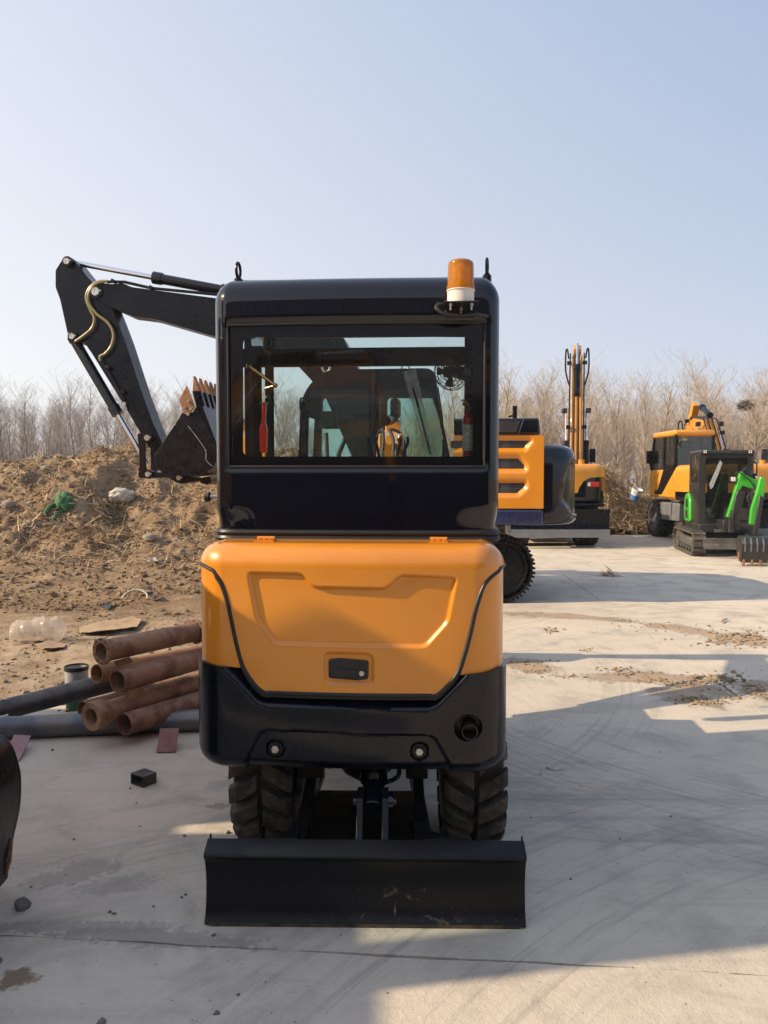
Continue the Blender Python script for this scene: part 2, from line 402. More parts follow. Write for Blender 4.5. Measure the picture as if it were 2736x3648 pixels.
n.links.new(c, b.inputs['Base Color']); b.inputs['Roughness'].default_value = .95; b.inputs['Specular IOR Level'].default_value = .15
bumpn(n, b, mth(n, 'ADD', mth(n, 'MULTIPLY', med, 1.2), fine), .05)
SOIL = m
tag(fastmesh('ground', np.stack([GX, GY, GZ], -1).reshape(-1, 3), np.stack([gi[:-1, :-1], gi[1:, :-1], gi[1:, 1:], gi[:-1, 1:]], -1).reshape(-1, 4), SOIL, 'structure', smooth=True),
    'bare brown earth rising into a long rough mound', 'ground')
# ---- concrete yard: slabs with real joints
m, n, b, o = nt_new('concrete'); v = nd(n, 'TexCoord').outputs['Object']
big = noise(n, v, .33, 7, .62, .6); med = noise(n, v, 2.3, 8, .66, .5); fine = noise(n, v, 26, 8, .7); grit = noise(n, v, 160, 3, .7)
c = mixc(n, ramp(n, big, .35, .65), (.545, .485, .395), (.62, .548, .44))
c = mixc(n, ramp(n, med, .44, .68, 0, .85), c, (.40, .36, .30)); c = mixc(n, ramp(n, fine, .55, .75, 0, .55), c, (.37, .335, .28))
c = mixc(n, ramp(n, fine, .42, .28, 0, .45), c, (.70, .635, .53))
def ellipse(cx, cy, ang, rx, ry, nsrc, lo=.35, hi=.75):
    mp = nd(n, 'Mapping', vector_type='TEXTURE'); mp.inputs['Location'].default_value = (cx, cy, 0); mp.inputs['Rotation'].default_value = (0, 0, ang); mp.inputs['Scale'].default_value = (rx, ry, 1)
    n.links.new(v, mp.inputs[0]); ln = nd(n, 'VectorMath', operation='LENGTH'); n.links.new(mp.outputs[0], ln.inputs[0])
    return ramp(n, mth(n, 'SUBTRACT', mth(n, 'MULTIPLY', nsrc, 1.8), mth(n, 'MULTIPLY', ln.outputs['Value'], .5)), lo + .12, hi - .02)
def streaks(ang, sx_, sy_, scale):
    mp = nd(n, 'Mapping'); mp.inputs['Rotation'].default_value = (0, 0, ang); mp.inputs['Scale'].default_value = (sx_, sy_, 1); n.links.new(v, mp.inputs[0])
    return noise(n, mp.outputs[0], scale, 6, .65, .35)
soilfac = None
for (pa, pb, w) in [((90, 310), (760, 345), .16), ((760, 345), (1659, 490), .16), ((90, 580), (470, 690), .16), ((420, 700), (1340, 700), .13), ((900, 745), (1480, 830), .26), ((1430, 730), (1900, 800), .22), ((1250, 420), (1900, 520), .22)]:
    A, B2 = G(d3(*pa)), G(d3(*pb)); q = (A + B2) / 2; e = B2 - A
    f = ellipse(q.x, q.y, math.atan2(e.y, e.x), e.length * .62, w * 1.6, mth(n, 'ADD', mth(n, 'MULTIPLY', med, .6), mth(n, 'MULTIPLY', fine, .4)))
    soilfac = f if soilfac is None else mth(n, 'MAXIMUM', soilfac, f)
c = mixc(n, mth(n, 'MULTIPLY', soilfac, .7), c, (.33, .215, .115))
for (p, ang, rx, ry, col, f0) in [((390, 950), .5, .34, .14, (.33, .28, .235), .6), ((95, 1560), .3, .10, .085, (.19, .135, .085), .9), ((1300, 535), 0, .10, .05, (.20, .175, .13), .6), ((900, 1310), -.1, .55, .07, (.27, .24, .21), .7), ((500, 1250), 0, .5, .06, (.27, .235, .21), .6), ((650, 1000), .3, .3, .1, (.30, .27, .23), .5), ((1330, 400), .8, .2, .1, (.30, .28, .24), .5)]:
    q = G(d5(*p)); c = mixc(n, mth(n, 'MULTIPLY', ellipse(q.x, q.y, ang, rx, ry, mth(n, 'ADD', mth(n, 'MULTIPLY', med, .4), mth(n, 'MULTIPLY', fine, .6)), .4, .7), f0), c, col)
for ang, k in ((R(-52), .5), (R(-20), .42), (R(10), .35)):      # tyre scrubbing, in sweeps
    st = streaks(ang, .25, 5.0, 1.6); q = G(D(1420, 1760))
    c = mixc(n, mth(n, 'MULTIPLY', mth(n, 'MULTIPLY', ramp(n, st, .52, .68), ellipse(q.x, q.y, ang, 2.6, 1.0, big, .3, .8)), k), c, (.33, .305, .27))
def arcs(cx, cy, k, col, rad, wid):            # curved scuffs left by turning wheels
    global c
    sb = nd(n, 'VectorMath', operation='SUBTRACT'); sb.inputs[1].default_value = (cx, cy, 0); n.links.new(v, sb.inputs[0]); q3 = nd(n, 'SeparateXYZ'); n.links.new(sb.outputs[0], q3.inputs[0]); ln = nd(n, 'VectorMath', operation='LENGTH'); n.links.new(sb.outputs[0], ln.inputs[0])
    cb = nd(n, 'CombineXYZ'); n.links.new(mth(n, 'MULTIPLY', ln.outputs['Value'], 15.0), cb.inputs[0]); n.links.new(mth(n, 'MULTIPLY', mth(n, 'ARCTAN2', q3.outputs['Y'], q3.outputs['X']), 1.6), cb.inputs[1]); nz = noise(n, cb.outputs[0], 1.6, 6, .7, .2)
    ring = ramp(n, mth(n, 'ABSOLUTE', mth(n, 'SUBTRACT', ln.outputs['Value'], rad)), wid, wid * .3)
    c = mixc(n, mth(n, 'MULTIPLY', mth(n, 'MULTIPLY', ramp(n, nz, .5, .66), ring), k), c, col)
arcs(3.6, 6.3, .5, (.25, .22, .185), 3.2, .9); arcs(.2, 1.2, .38, (.26, .23, .195), 2.7, .7); arcs(2.9, .2, .4, (.25, .225, .19), 3.6, .8); arcs(-2.2, 7.0, .4, (.31, .28, .24), 4.1, .5); arcs(4.5, 1.0, .5, (.66, .6, .5), 3.3, .5)
st = streaks(R(4), .3, 4.5, 2.4); c = mixc(n, mth(n, 'MULTIPLY', ramp(n, st, .55, .7), .28), c, (.36, .335, .30))
st = streaks(R(78), .35, 6, 1.8); c = mixc(n, mth(n, 'MULTIPLY', ramp(n, st, .6, .72), .25), c, (.55, .5, .44))
c = mixc(n, ramp(n, noise(n, v, 55, 2, .5), .70, .74, 0, .75), c, (.10, .085, .07))
n.links.new(c, b.inputs['Base Color']); b.inputs['Specular IOR Level'].default_value = .3
n.links.new(ramp(n, med, .3, .7, .72, .9), b.inputs['Roughness'])
bumpn(n, b, mth(n, 'ADD', mth(n, 'MULTIPLY', fine, 1.0), mth(n, 'ADD', mth(n, 'MULTIPLY', grit, .35), mth(n, 'MULTIPLY', soilfac, 1.5))), .006)
CONC = m
rngJ = np.random.default_rng(4)
def jag(a, b, amp=.008, seed=0):        # a worn slab edge between two corners
    L = math.dist(a, b); k = max(2, int(min(L, 40) / .04)); t = np.linspace(0, 1, k)
    nx, ny = -(b[1] - a[1]) / L, (b[0] - a[0]) / L
    d = (fbm(t * L * 3, np.full(k, seed * 7.7), 4, 50 + seed, .6) - .5) * 2 * amp * 2.2; d[0] = d[-1] = 0
    return [(a[0] + (b[0] - a[0]) * s + nx * e, a[1] + (b[1] - a[1]) * s + ny * e) for s, e in zip(t, d)]
JA = lambda y: 2.56 + .049 * (y - 5.25); JB = lambda x: 2.565 - .084 * x; g = .0035
def isect(yv=None):
    y = 2.34
    for _ in range(9): y = JB(JA(y))
    return (JA(y), y)
PX, PY = isect(); yc = 12.9
yard = thing('concrete_yard', 'pale worn concrete yard laid in large cracked slabs', 'yard'); yard['kind'] = 'structure'; del yard['category']
def slab(loops):
    pts = []
    for (a, b2, j, sd) in loops: pts += (jag(a, b2, .008, sd) if j else [a, b2])[:-1]
    mb = MB(); mb.prism(pts, -.14, 0.0, 'z'); return mb.obj('slab', CONC, yard, ang=20)
bl, br = (-30, JB(-30) * 0 + 5.0), None
L0, R0, F0 = -30, 40, -13
slab([((L0, F0), (JA(F0) - g, F0), 0, 0), ((JA(F0) - g, F0), (PX - g, PY - g), 1, 1), ((PX - g, PY - g), (L0, JB(L0) - g), 1, 2), ((L0, JB(L0) - g), (L0, F0), 0, 0)])
slab([((JA(F0) + g, F0), (R0, F0), 0, 0), ((R0, F0), (R0, JB(R0) + 3.2), 0, 0), ((R0, JB(R0) + 3.2), (PX + g, PY - g), 1, 3), ((PX + g, PY - g), (JA(F0) + g, F0), 1, 4)])
slab([((L0, JB(L0) + g), (PX - g, PY + g), 1, 2), ((PX - g, PY + g), (JA(yc) - g, yc - g), 1, 5), ((JA(yc) - g, yc - g), (SLX, yc - g), 1, 6), ((SLX, yc - g), (SLX, SLY), 1, 7), ((SLX, SLY), (L0, SLY), 1, 8), ((L0, SLY), (L0, JB(L0) + g), 0, 0)])
slab([((PX + g, PY + g), (R0, JB(R0) + 3.2 + 2 * g), 1, 3), ((R0, JB(R0) + 3.2 + 2 * g), (R0, yc - g), 0, 0), ((R0, yc - g), (JA(yc) + g, yc - g), 1, 9), ((JA(yc) + g, yc - g), (PX + g, PY + g), 1, 5)])
slab([((SLX, yc + g), (JA(yc) - g, yc + g), 1, 6), ((JA(yc) - g, yc + g), (JA(SLB) - g, SLB), 1, 10), ((JA(SLB) - g, SLB), (SLX, SLB), 1, 11), ((SLX, SLB), (SLX, yc + g), 1, 12)])
slab([((JA(yc) + g, yc + g), (R0, yc + g), 1, 9), ((R0, yc + g), (R0, SLB), 0, 0), ((R0, SLB), (JA(SLB) + g, SLB), 1, 13), ((JA(SLB) + g, SLB), (JA(yc) + g, yc + g), 1, 10)])
# ---- clods of soil, straw
ICO = None
def ico():
    global ICO
    if ICO is None:
        bm = bmesh.new(); bmesh.ops.create_icosphere(bm, subdivisions=1, radius=1)
        ICO = (np.array([v.co[:] for v in bm.verts]), np.array([[v.index for v in f.verts] for f in bm.faces])); bm.free()
    return ICO
def clods(name, X, Y, Z, S, m, seed, label, flat=.65, cat='soil'):
    rg = np.random.default_rng(seed); bv, bf = ico(); N = len(X)
    sc = S[:, None, None] * (1 + rg.uniform(-.45, .45, (N, len(bv), 1))) * rg.uniform(.6, 1.3, (N, 1, 3)) * np.array([1, 1, flat])
    a = rg.uniform(0, 6.28, N); P = bv[None] * sc; x, y = P[..., 0].copy(), P[..., 1].copy()
    P[..., 0] = x * np.cos(a)[:, None] - y * np.sin(a)[:, None] + X[:, None]; P[..., 1] = x * np.sin(a)[:, None] + y * np.cos(a)[:, None] + Y[:, None]; P[..., 2] += Z[:, None]
    F = bf[None] + (np.arange(N) * len(bv))[:, None, None]
    return fastmesh(name, P.reshape(-1, 3), F.reshape(-1, 3), m, 'stuff', label, cat)
rg = np.random.default_rng(11)
X = rg.uniform(-13, 2, 30000); Y = 5.6 + 16.5 * rg.random(30000) ** .8
k = (slab_out(X, Y) > .15) & (fbm(X * .8, Y * .8, 3, 60) + .35 * sstep(8.5, 11.5, Y) - .25 * (Y < 9) > .5); X, Y = X[k], Y[k]
S = .005 + .05 * rg.random(len(X)) ** 6 + .0008 * Y
clods('soil_clods', X, Y, H(X, Y) + S * .25, S, SOIL, 1, 'loose clods of brown earth scattered over the bare ground')
X = rg.uniform(-6, -1.3, 9000); Y = 5.5 + 5.5 * rg.random(9000); k = (slab_out(X, Y) > .05) & (fbm(X * 1.6, Y * 1.6, 3, 63) > .45); X, Y = X[k], Y[k]; S = .003 + .022 * rg.random(len(X)) ** 5
clods('soil_crumbs', X, Y, H(X, Y) + S * .3, S, SOIL, 2, 'fine crumbs of earth over the trodden strip beside the slab')
STRAW = mk('dry_straw', (.55, .42, .25), .8, 0, 0, (.38, .27, .15), 1.3, .35, .65, spec=.2)
STRAW2 = mk('grey_brown_straw', (.40, .30, .19), .85, 0, 0, (.24, .17, .10), 1.3, .35, .65, spec=.2)
def straw(name, X, Y, Z, L, W, m, seed, label, droop=.5, up=.4, cat='grass', dirx=None):
    rg = np.random.default_rng(seed); N = len(X); a = rg.uniform(0, 6.28, N) if dirx is None else dirx + rg.normal(0, .5, N)
    el = np.clip(rg.normal(up, .35, N), -.2, 1.4); d = np.stack([np.cos(a) * np.cos(el), np.sin(a) * np.cos(el), np.sin(el)], -1)
    sd = np.stack([-np.sin(a), np.cos(a), rg.normal(0, .4, N)], -1); P0 = np.stack([X, Y, Z], -1); V = []
    bend = rg.normal(0, .35, (N, 3)); bend[:, 2] = -droop * rg.random(N)
    for t, w in ((0, 1), (.35, .9), (.7, .7), (1, .25)):
        c = P0 + d * (L * t)[:, None] + bend * (L * t * t)[:, None]; V += [c - sd * (W * w)[:, None], c + sd * (W * w)[:, None]]
    V = np.stack(V, 1); q = np.array([[0, 1, 3, 2], [2, 3, 5, 4], [4, 5, 7, 6]]); F = q[None] + (np.arange(N) * 8)[:, None, None]
    return fastmesh(name, V.reshape(-1, 3), F.reshape(-1, 4), m, 'stuff', label, cat)
N = 150000; X = rg.uniform(-13.5, 2.5, N); Y = rg.uniform(12.0, 22.5, N)
den = .05 + 2.2 * np.exp(-((X + 6.4) / 1.25) ** 2 - ((Y - 19.9) / 2.4) ** 2) + 1.5 * np.exp(-((X + 4.3) / 1.5) ** 2 - ((Y - 16.2) / 1.8) ** 2) + .5 * np.exp(-((X + 9.3) / 1.6) ** 2 - ((Y - 20.6) / .8) ** 2) + .4 * (X > -3)
k = (rg.random(N) < den * (.08 + .92 * sstep(.42, .58, fbm(X * 1.1, Y * 1.1, 4, 91))) * .6) & (slab_out(X, Y) > .4); X, Y = X[k], Y[k]; n2 = len(X) // 2
Lh = rg.uniform(.12, .5, len(X)); W = rg.uniform(.005, .012, len(X)); Z = H(X, Y) - .01
straw('dry_grass', X[:n2], Y[:n2], Z[:n2], Lh[:n2], W[:n2], STRAW, 3, 'pale dead grass matted over the earth mound', .8, .45)
straw('dead_weeds', X[n2:], Y[n2:], Z[n2:], Lh[n2:], W[n2:], STRAW2, 4, 'grey brown dead weeds tangled over the earth mound', .9, .35)
# ---- dry brush heap beyond the yard on the right
def heapz(x, y):
    return (1.75 * np.exp(-((x - 6.2) / 1.15) ** 2 - ((y - 23.4) / 1.3) ** 2) + 1.5 * np.exp(-((x - 4.6) / .9) ** 2 - ((y - 24.2) / 1.2) ** 2) + 1.25 * np.exp(-((x - 9.4) / 2.2) ** 2 - ((y - 24.6) / 1.2) ** 2) + .95 * np.exp(-((x - 2.6) / 1.2) ** 2 - ((y - 23.6) / 1.0) ** 2)) * (.75 + .5 * fbm(x * 1.5, y * 1.5, 4, 15))
hx, hy = np.meshgrid(np.linspace(.5, 13, 160), np.linspace(21.7, 27.5, 80), indexing='ij'); hi_ = np.arange(hx.size).reshape(hx.shape)
heap = fastmesh('brush_heap', np.stack([hx, hy, heapz(hx, hy) - .08], -1).reshape(-1, 3), np.stack([hi_[:-1, :-1], hi_[1:, :-1], hi_[1:, 1:], hi_[:-1, 1:]], -1).reshape(-1, 4), STRAW2, 'stuff', 'heap of dry reeds and brushwood at the far edge of the yard', 'brush', smooth=True)
N = 26000; X = rg.uniform(1, 12, N); Y = rg.uniform(21.7, 25.5, N); Z = heapz(X, Y); k = (Z > .12) | (rg.random(N) < .12); X, Y, Z = X[k], Y[k], Z[k]; n2 = len(X) // 2
L2 = rg.uniform(.2, .8, len(X)); W = rg.uniform(.004, .009, len(X))
straw('dry_reeds', X[:n2], Y[:n2], Z[:n2] - .03, L2[:n2], W[:n2], STRAW, 5, 'pale dry reed stalks tangled over the brush heap', .8, .35, 'reeds')
straw('dead_brushwood', X[n2:], Y[n2:], Z[n2:] - .03, L2[n2:], W[n2:], STRAW2, 6, 'brown dead stalks tangled over the brush heap', .9, .3, 'brush')
# ---- bare trees
BARK = mk('pale_bark', (.42, .36, .29), .9, 0, 0, (.30, .25, .2), 3, spec=.1)
TWIG = mk('twig_bark', (.47, .40, .325), .9, 0, 0, (.37, .305, .245), 3, spec=.1)
BARK2 = mk('grey_bark', (.29, .265, .24), .9, 0, 0, (.21, .19, .175), 3, spec=.1); TWIG2 = mk('grey_twig_bark', (.40, .365, .335), .9, 0, 0, (.32, .29, .265), 3, spec=.1)
def gen_tree(seed, h, wide, nb, m1, m2):
    rnd = random.Random(seed); tr = MB(); cr = MB()
    def walk(p, d, L, r0, r1, k, wob, up):
        pts = [p.copy()]; rs = [r0]
        for i in range(k):
            d = (d + Vector((rnd.gauss(0, wob), rnd.gauss(0, wob), rnd.gauss(0, wob) + up))).normalized(); p = p + d * (L / k)
            pts.append(p.copy()); rs.append(r0 + (r1 - r0) * (i + 1) / k)
        return pts, rs
    stems = [(Vector((0, 0, -.1)), Vector((rnd.gauss(0, .07), rnd.gauss(0, .07), 1)), h)]
    if rnd.random() < wide: stems.append((Vector((.05, 0, -.1)), Vector((rnd.choice((-1, 1)) * rnd.uniform(.18, .4), rnd.gauss(0, .1), 1)), h * rnd.uniform(.75, .95)))
    if rnd.random() < wide * .6: stems.append((Vector((-.05, .03, -.1)), Vector((rnd.choice((-1, 1)) * rnd.uniform(.1, .3), rnd.gauss(0, .2), 1)), h * rnd.uniform(.6, .9)))
    for (p, d, L) in stems:
        r0 = .012 * L + .012
        P, rs = walk(p, d, L, r0, .005, 9, .055, .03); tr.tube(P, rs, 6)
        for _ in range(int(nb * L / h)):
            t = rnd.uniform(.14, .93) ** .8; i = min(int(t * 9), 8); f = t * 9 - i; q = P[i].lerp(P[i + 1], f); rr = rs[i] * .42 + .002
            a = rnd.uniform(0, 6.28); out = rnd.uniform(.3, .75) * (1 + .2 * wide)
            bl = L * rnd.uniform(.13, .36) * (1.15 - t * .55); B, br = walk(q, Vector((math.cos(a) * out, math.sin(a) * out, rnd.uniform(.5, 1))), bl, rr, .003, 4, .13, .12); cr.tube(B, br, 3, False)
            for _ in range(rnd.randint(4, 7)):
                j = rnd.randint(0, 3); q2 = B[j].lerp(B[j + 1], rnd.random()); a2 = rnd.uniform(0, 6.28); tl = bl * rnd.uniform(.25, .6)
                T, trr = walk(q2, Vector((math.cos(a2) * .7, math.sin(a2) * .7, rnd.uniform(.2, 1))), tl, .0055, .0025, 3, .16, .12); cr.tube(T, trr, 3, False)
                for _ in range(rnd.randint(1, 3)):
                    q3 = T[1].lerp(T[3], rnd.random()); a3 = rnd.uniform(0, 6.28); U, ur = walk(q3, Vector((math.cos(a3) * .8, math.sin(a3) * .8, rnd.uniform(.1, 1))), tl * rnd.uniform(.3, .7), .0035, .002, 2, .18, .1); cr.tube(U, ur, 3, False)
    t = bpy.data.objects.new('bare_tree', None)
    a = tr.obj('trunk', m1, None); c = cr.obj('crown', m2, None)
    return a, c
TV = [gen_tree(100 + i, 1.0 * hh, w, nb, BARK, TWIG) for i, (hh, w, nb) in enumerate([(6.6, .8, 32), (7.0, .9, 34), (6.2, .9, 32), (6.8, .3, 34), (6.9, .6, 36), (5.9, .9, 30), (6.4, .5, 34)])]
TL = [gen_tree(200 + i, 1.0 * hh, w, nb, BARK2, TWIG2) for i, (hh, w, nb) in enumerate([(6.4, .2, 34), (6.8, .3, 34), (6.1, .1, 32), (7.0, .2, 36), (6.6, .5, 34)])]
used = set(); rnd = random.Random(77)
def plant(var, x, y, sc, label, group):
    a, c = var; e = thing('bare_tree', label, 'tree', (x, y, float(H(np.array([x]), np.array([y]))[0]) - .05), rnd.uniform(0, 6.28), group); e.scale = (sc * rnd.uniform(.9, 1.1),) * 2 + (sc,)
    for p in (a, c):
        q = p if p not in used else p.copy()
        if p in used: COL.objects.link(q)
        used.add(p); q.parent = e
    return e
NESTS = []
y = 26.5; row = 0
while y < 47:                         # right-hand plantation, in loose rows
    x0, x1 = (1.2 if y > 30 else 2.0), .53 * y + 1.5; x = x0 + rnd.uniform(0, 1.2)
    while x < x1:
        plant(rnd.choice(TV), x, y + rnd.uniform(-.7, .7), rnd.uniform(.71, .86) * (1 + .006 * (y - 26)), 'leafless pale barked tree growing close beyond the brush heap', 'bare trees beyond the brush heap')
        x += rnd.uniform(.65, 1.25) * (1 + .012 * (y - 26))
    y += 2.2 + .05 * (y - 26); row += 1
y = 36
while y < 64:                         # the wood behind the mound
    x0, x1 = -.53 * y - 1, -.16 * y; x = x0 + rnd.uniform(0, 1)
    while x < x1 + (3.5 if y < 50 else 0):
        plant(rnd.choice(TL), x, y + rnd.uniform(-.8, .8), rnd.uniform(.74, .92) * (1 + .007 * (y - 36)), 'thin grey leafless tree in the wood behind the earth mound', 'bare trees behind the earth mound')
        x += rnd.uniform(.85, 1.5) * (1 + .012 * (y - 36))
    y += 2.6 + .06 * (y - 36)
for p in [p for v2 in TV + TL for p in v2]:
    if p not in used: bpy.data.objects.remove(p)
# ---- steel-clad shed behind the photographer, seen in the reflections
CLAD = mk('grey_cladding', (.24, .255, .285), .5, .1, .1, (.28, .29, .32), 2)
shed = thing('warehouse', 'dark grey corrugated steel warehouse facing the yard', 'building', (0, -13, 0))
mb = MB(); pts = []
x = -18.0
while x < 22:
    pts += [(x, 0), (x + .22, 0), (x + .25, .045), (x + .30, .045), (x + .33, 0)]; x += .33
pts += [(22, -.3), (-18, -.3)]
mb.prism(pts, 3.6, 7.5, 'z'); mb.obj('wall', CLAD, shed, ang=20)
mb = MB(); mb.bx(-18, 22, -.3, .06, 0, 3.599); mb.obj('plinth', mk('dark_plinth', (.025, .026, .03), .7), shed)
mb = MB(); mb.prism([(-6.2, 7.5), (.25, 7.5), (.45, 7.7), (.45, 7.62), (-6.2, 9.2)], -18.3, 22.3, 'x'); mb.obj('roof', CLAD, shed)
mb = MB(); mb.bx(7, 11.5, .065, .12, 0, 3.5); mb.obj('door', mk('shed_door', (.05, .053, .06), .5), shed)
# ============================================================ shared machine pieces
def tyre_mesh(R_, W, n=40):
    mb = MB(); rc = R_ - .05 * R_ / .36; h = W / 2
    mb.lathe([(rc * .60, -h * .72), (rc * .66, -h * .93), (rc * .82, -h * .99), (rc * .94, -h * .9), (rc * .99, -h * .66), (rc, -h * .3), (rc, h * .3), (rc * .99, h * .66), (rc * .94, h * .9), (rc * .82, h * .99), (rc * .66, h * .93), (rc * .60, h * .72)], (0, 0, 0), 'x', n)
    return mb
def lug_mesh(R_, W, nl=17, sweep=.42, gap=.08):
    mb = MB(); rc = R_ - .06 * R_ / .36; h = W / 2; wth = 2 * math.pi / nl * .60
    for sd in (-1, 1):
        for k in range(nl):
            th0 = 2 * math.pi * (k + (0 if sd > 0 else .5)) / nl; secs = []
            for i, (wf, ro) in enumerate(((gap, R_), (.45, R_ * .998), (.86, R_ * .985), (1.03, R_ * .93))):
                t = th0 - sweep * wf * 2 * math.pi / nl * 1.6; w2 = wth * (1.0 if i < 3 else 1.1) / 2; x = sd * h * wf; q = []
                for (tt, rr) in ((t - w2 * 1.15, rc), (t - w2, ro), (t + w2, ro), (t + w2 * 1.15, rc)):
                    q.append(mb.bm.verts.new((x, rr * math.cos(tt), rr * math.sin(tt))))
                secs.append(q)
            for a, b in zip(secs, secs[1:]):
                for j in range(3): mb.bm.faces.new((a[j], a[j + 1], b[j + 1], b[j]))
            mb.bm.faces.new(secs[0][::-1]); mb.bm.faces.new(secs[-1])
    return mb
_wheel = {}
def wheel(parent, c, R_, W, side, rimmat, xf=None, lugmat=None, nl=17):
    key = (R_, W, rimmat.name, nl)
    M = (xf or Matrix.Identity(4)) @ Matrix.Translation(c)
    if key not in _wheel:
        a = tyre_mesh(R_, W).obj('wheel', RUBBER, None); t = lug_mesh(R_, W, nl).obj('tread', lugmat or TREAD, a, bevel=.004, seg=1)
        mb = MB(); r = R_ * .60
        mb.lathe([(0, W * .10), (r * .32, W * .12), (r * .36, W * .20), (r * .5, W * .20), (r * .62, W * .12), (r * .86, W * .14), (r * .9, W * .38), (r * 1.0, W * .40), (r * 1.02, W * .3), (r, -W * .4), (r * .9, -W * .38), (r * .85, -W * .1), (0, -W * .1)], (0, 0, 0), 'x', 32)
        for k in range(6): mb.hexbolt((W * .21, r * .43 * math.cos(k * 1.047), r * .43 * math.sin(k * 1.047)), 'x', r * .06, .012)
        mb.obj('rim', rimmat, a, bevel=0); _wheel[key] = a; w = a
    else:
        w = dup(_wheel[key])
    w.parent = parent; w.matrix_local = M @ (Matrix.Rotation(math.pi, 4, 'Z') if side < 0 else Matrix.Identity(4)) @ Matrix.Rotation(random.Random(str(c)).uniform(0, .3), 4, 'X')
    return w
def ram(parent, p0, p1, r, f=.6, name='hydraulic_cylinder', m1=None, xf=None, rod=None):
    p0, p1 = Vector(p0), Vector(p1); q = p0.lerp(p1, f); e = (p1 - p0).normalized()
    mb = MB(xf); mb.cyl(p0, q, r); mb.cyl(q - e * r * 1.6, q + e * r * .2, r * 1.22); mb.cyl(p0 - e * r * .2, p0 + e * r * .7, r * 1.15)
    o = mb.obj(name, m1 or BLACKM, parent); mb = MB(xf); mb.cyl(q, p1, r * .52); mb.obj('rod', rod or CHROME, o)
    return o
def shell(hw, yr, Rc, z0, z1, rb, rt, bow):
    a = hw - Rc; q = Rc * math.pi / 2
    def f(s, t, d):
        if t < z0 + rb: ph = min((z0 + rb - t) / rb, math.pi / 2); z = z0 + rb - rb * math.sin(ph); ins = rb * (1 - math.cos(ph)); nz = -math.sin(ph); nh = math.cos(ph)
        elif t > z1 - rt: ph = min((t - z1 + rt) / rt, math.pi / 2); z = z1 - rt + rt * math.sin(ph); ins = rt * (1 - math.cos(ph)); nz = math.sin(ph); nh = math.cos(ph)
        else: z, ins, nz, nh = t, 0, 0, 1
        i = ins - d * nh; rr = max(Rc - i, .004); ai = hw - i - rr; sg = 1 if s >= 0 else -1; u = abs(s)
        if u <= a: x, y = u * ai / a, -yr + i
        elif u <= a + q: th = (u - a) / q * math.pi / 2; x = ai + rr * math.sin(th); y = -yr + i + rr * (1 - math.cos(th))
        else: x, y = ai + rr, -yr + i + rr + (u - a - q)
        return (sg * x, y - bow * max(0, 1 - (x / hw) ** 2), z + d * nz)
    f.a, f.q, f.tmin, f.tmax = a, q, z0 + rb - rb * math.pi / 2, z1 - rt + rt * math.pi / 2
    f.side = lambda ly: a + q + (ly + yr - Rc)        # arc length at a point of the side
    return f
# ============================================================ the small wheeled excavator, seen from behind
FM = Frame(-.065, 4.04, R(-3.5)); U = Matrix.Rotation(R(-3.5), 4, 'Z') @ Matrix.Translation((-.004, 0, 0)); UC = Matrix.Rotation(R(-1), 4, 'Z')
FU = Frame(-.065, 4.04, R(-1))
mini = thing('mini_excavator', 'small orange and black wheeled excavator seen from behind with an amber beacon', 'excavator', (-.065, 4.04, 0))
def UP(p, ly): x, z = FM.Y(p, ly); return (x + .004, z)
RY = -1.145
P2 = lambda u, v: UP(c2(u, v), RY)
BS = shell(.590, 1.10, .12, .495, 1.345, .06, .085, .05)
SM = BS.side(-.35)
ssF = np.unique(np.concatenate([np.linspace(-SM, -.68, 20), lines(-.68, .68, .0046), np.linspace(.68, SM, 20)]))
ssC = np.unique(np.concatenate([np.linspace(-BS.side(-.88), -.68, 8), lines(-.68, .68, .0068), np.linspace(.68, BS.side(-.88), 8)]))
sealL = [P2(*q) for q in ((112, 240), (150, 268), (178, 310), (205, 390), (230, 500), (255, 610), (285, 705), (340, 785), (385, 820))]
sealR = [P2(*q) for q in ((1200, 836), (1245, 800), (1300, 735), (1335, 640), (1365, 530), (1390, 420), (1420, 335), (1455, 290), (1520, 258))]
tsL, tsR = sealL[0][1] + .003, sealR[-1][1] + .003
hatch_poly = [(-SM, tsL + .02), (-.62, tsL + .01)] + sealL + sealR + [(.62, tsR + .01), (SM, tsR + .02), (SM, BS.tmax), (-SM, BS.tmax)]
emb = round_poly([P2(*q) for q in ((302, 252), (568, 255), (622, 318), (962, 325), (1030, 262), (1300, 278), (1258, 490), (1150, 608), (432, 592), (345, 470))], .02, 4)
pocket = round_poly([P2(*q) for q in ((665, 625), (905, 632), (905, 785), (665, 778))], .03, 4)
def d_hatch(s, t):
    d = -.015 * sstep(.004, -.012, sd_poly(s, t, emb)[0]); d += -.010 * sstep(.003, -.009, sd_poly(s, t, pocket)[0])
    return d + .004
patch('engine_hatch', ORANGE, mini, ssF, lines(.76, BS.tmax, .0046), BS, hatch_poly, disp=d_hatch, thick=.02, xf=U)
hatch = mini.children[-1] if mini.children else None
hatch = [o for o in bpy.data.objects if o.name == 'engine_hatch'][0]
cwtop = [P2(*q) for q in ((70, 688), (140, 698), (262, 707))]; cwtopR = [P2(*q) for q in ((1318, 742), (1430, 735), (1532, 722))]
lp = [(-SM, cwtop[0][1] - .005), (-.6, cwtop[0][1] - .005)] + cwtop + [(x, z) for x, z in sealL[:7][::-1]] + [(-.62, tsL + .01), (-SM, tsL + .02)]
rp = [(SM, cwtopR[-1][1] - .005), (.6, cwtopR[-1][1] - .005)] + cwtopR[::-1] + sealR[2:] + [(.62, tsR + .01), (SM, tsR + .02)]
patch('side_panel', ORANGE, mini, ssF, lines(.84, 1.27, .0105), BS, lp, disp=lambda s, t: 0 * s, thick=.02, xf=U)
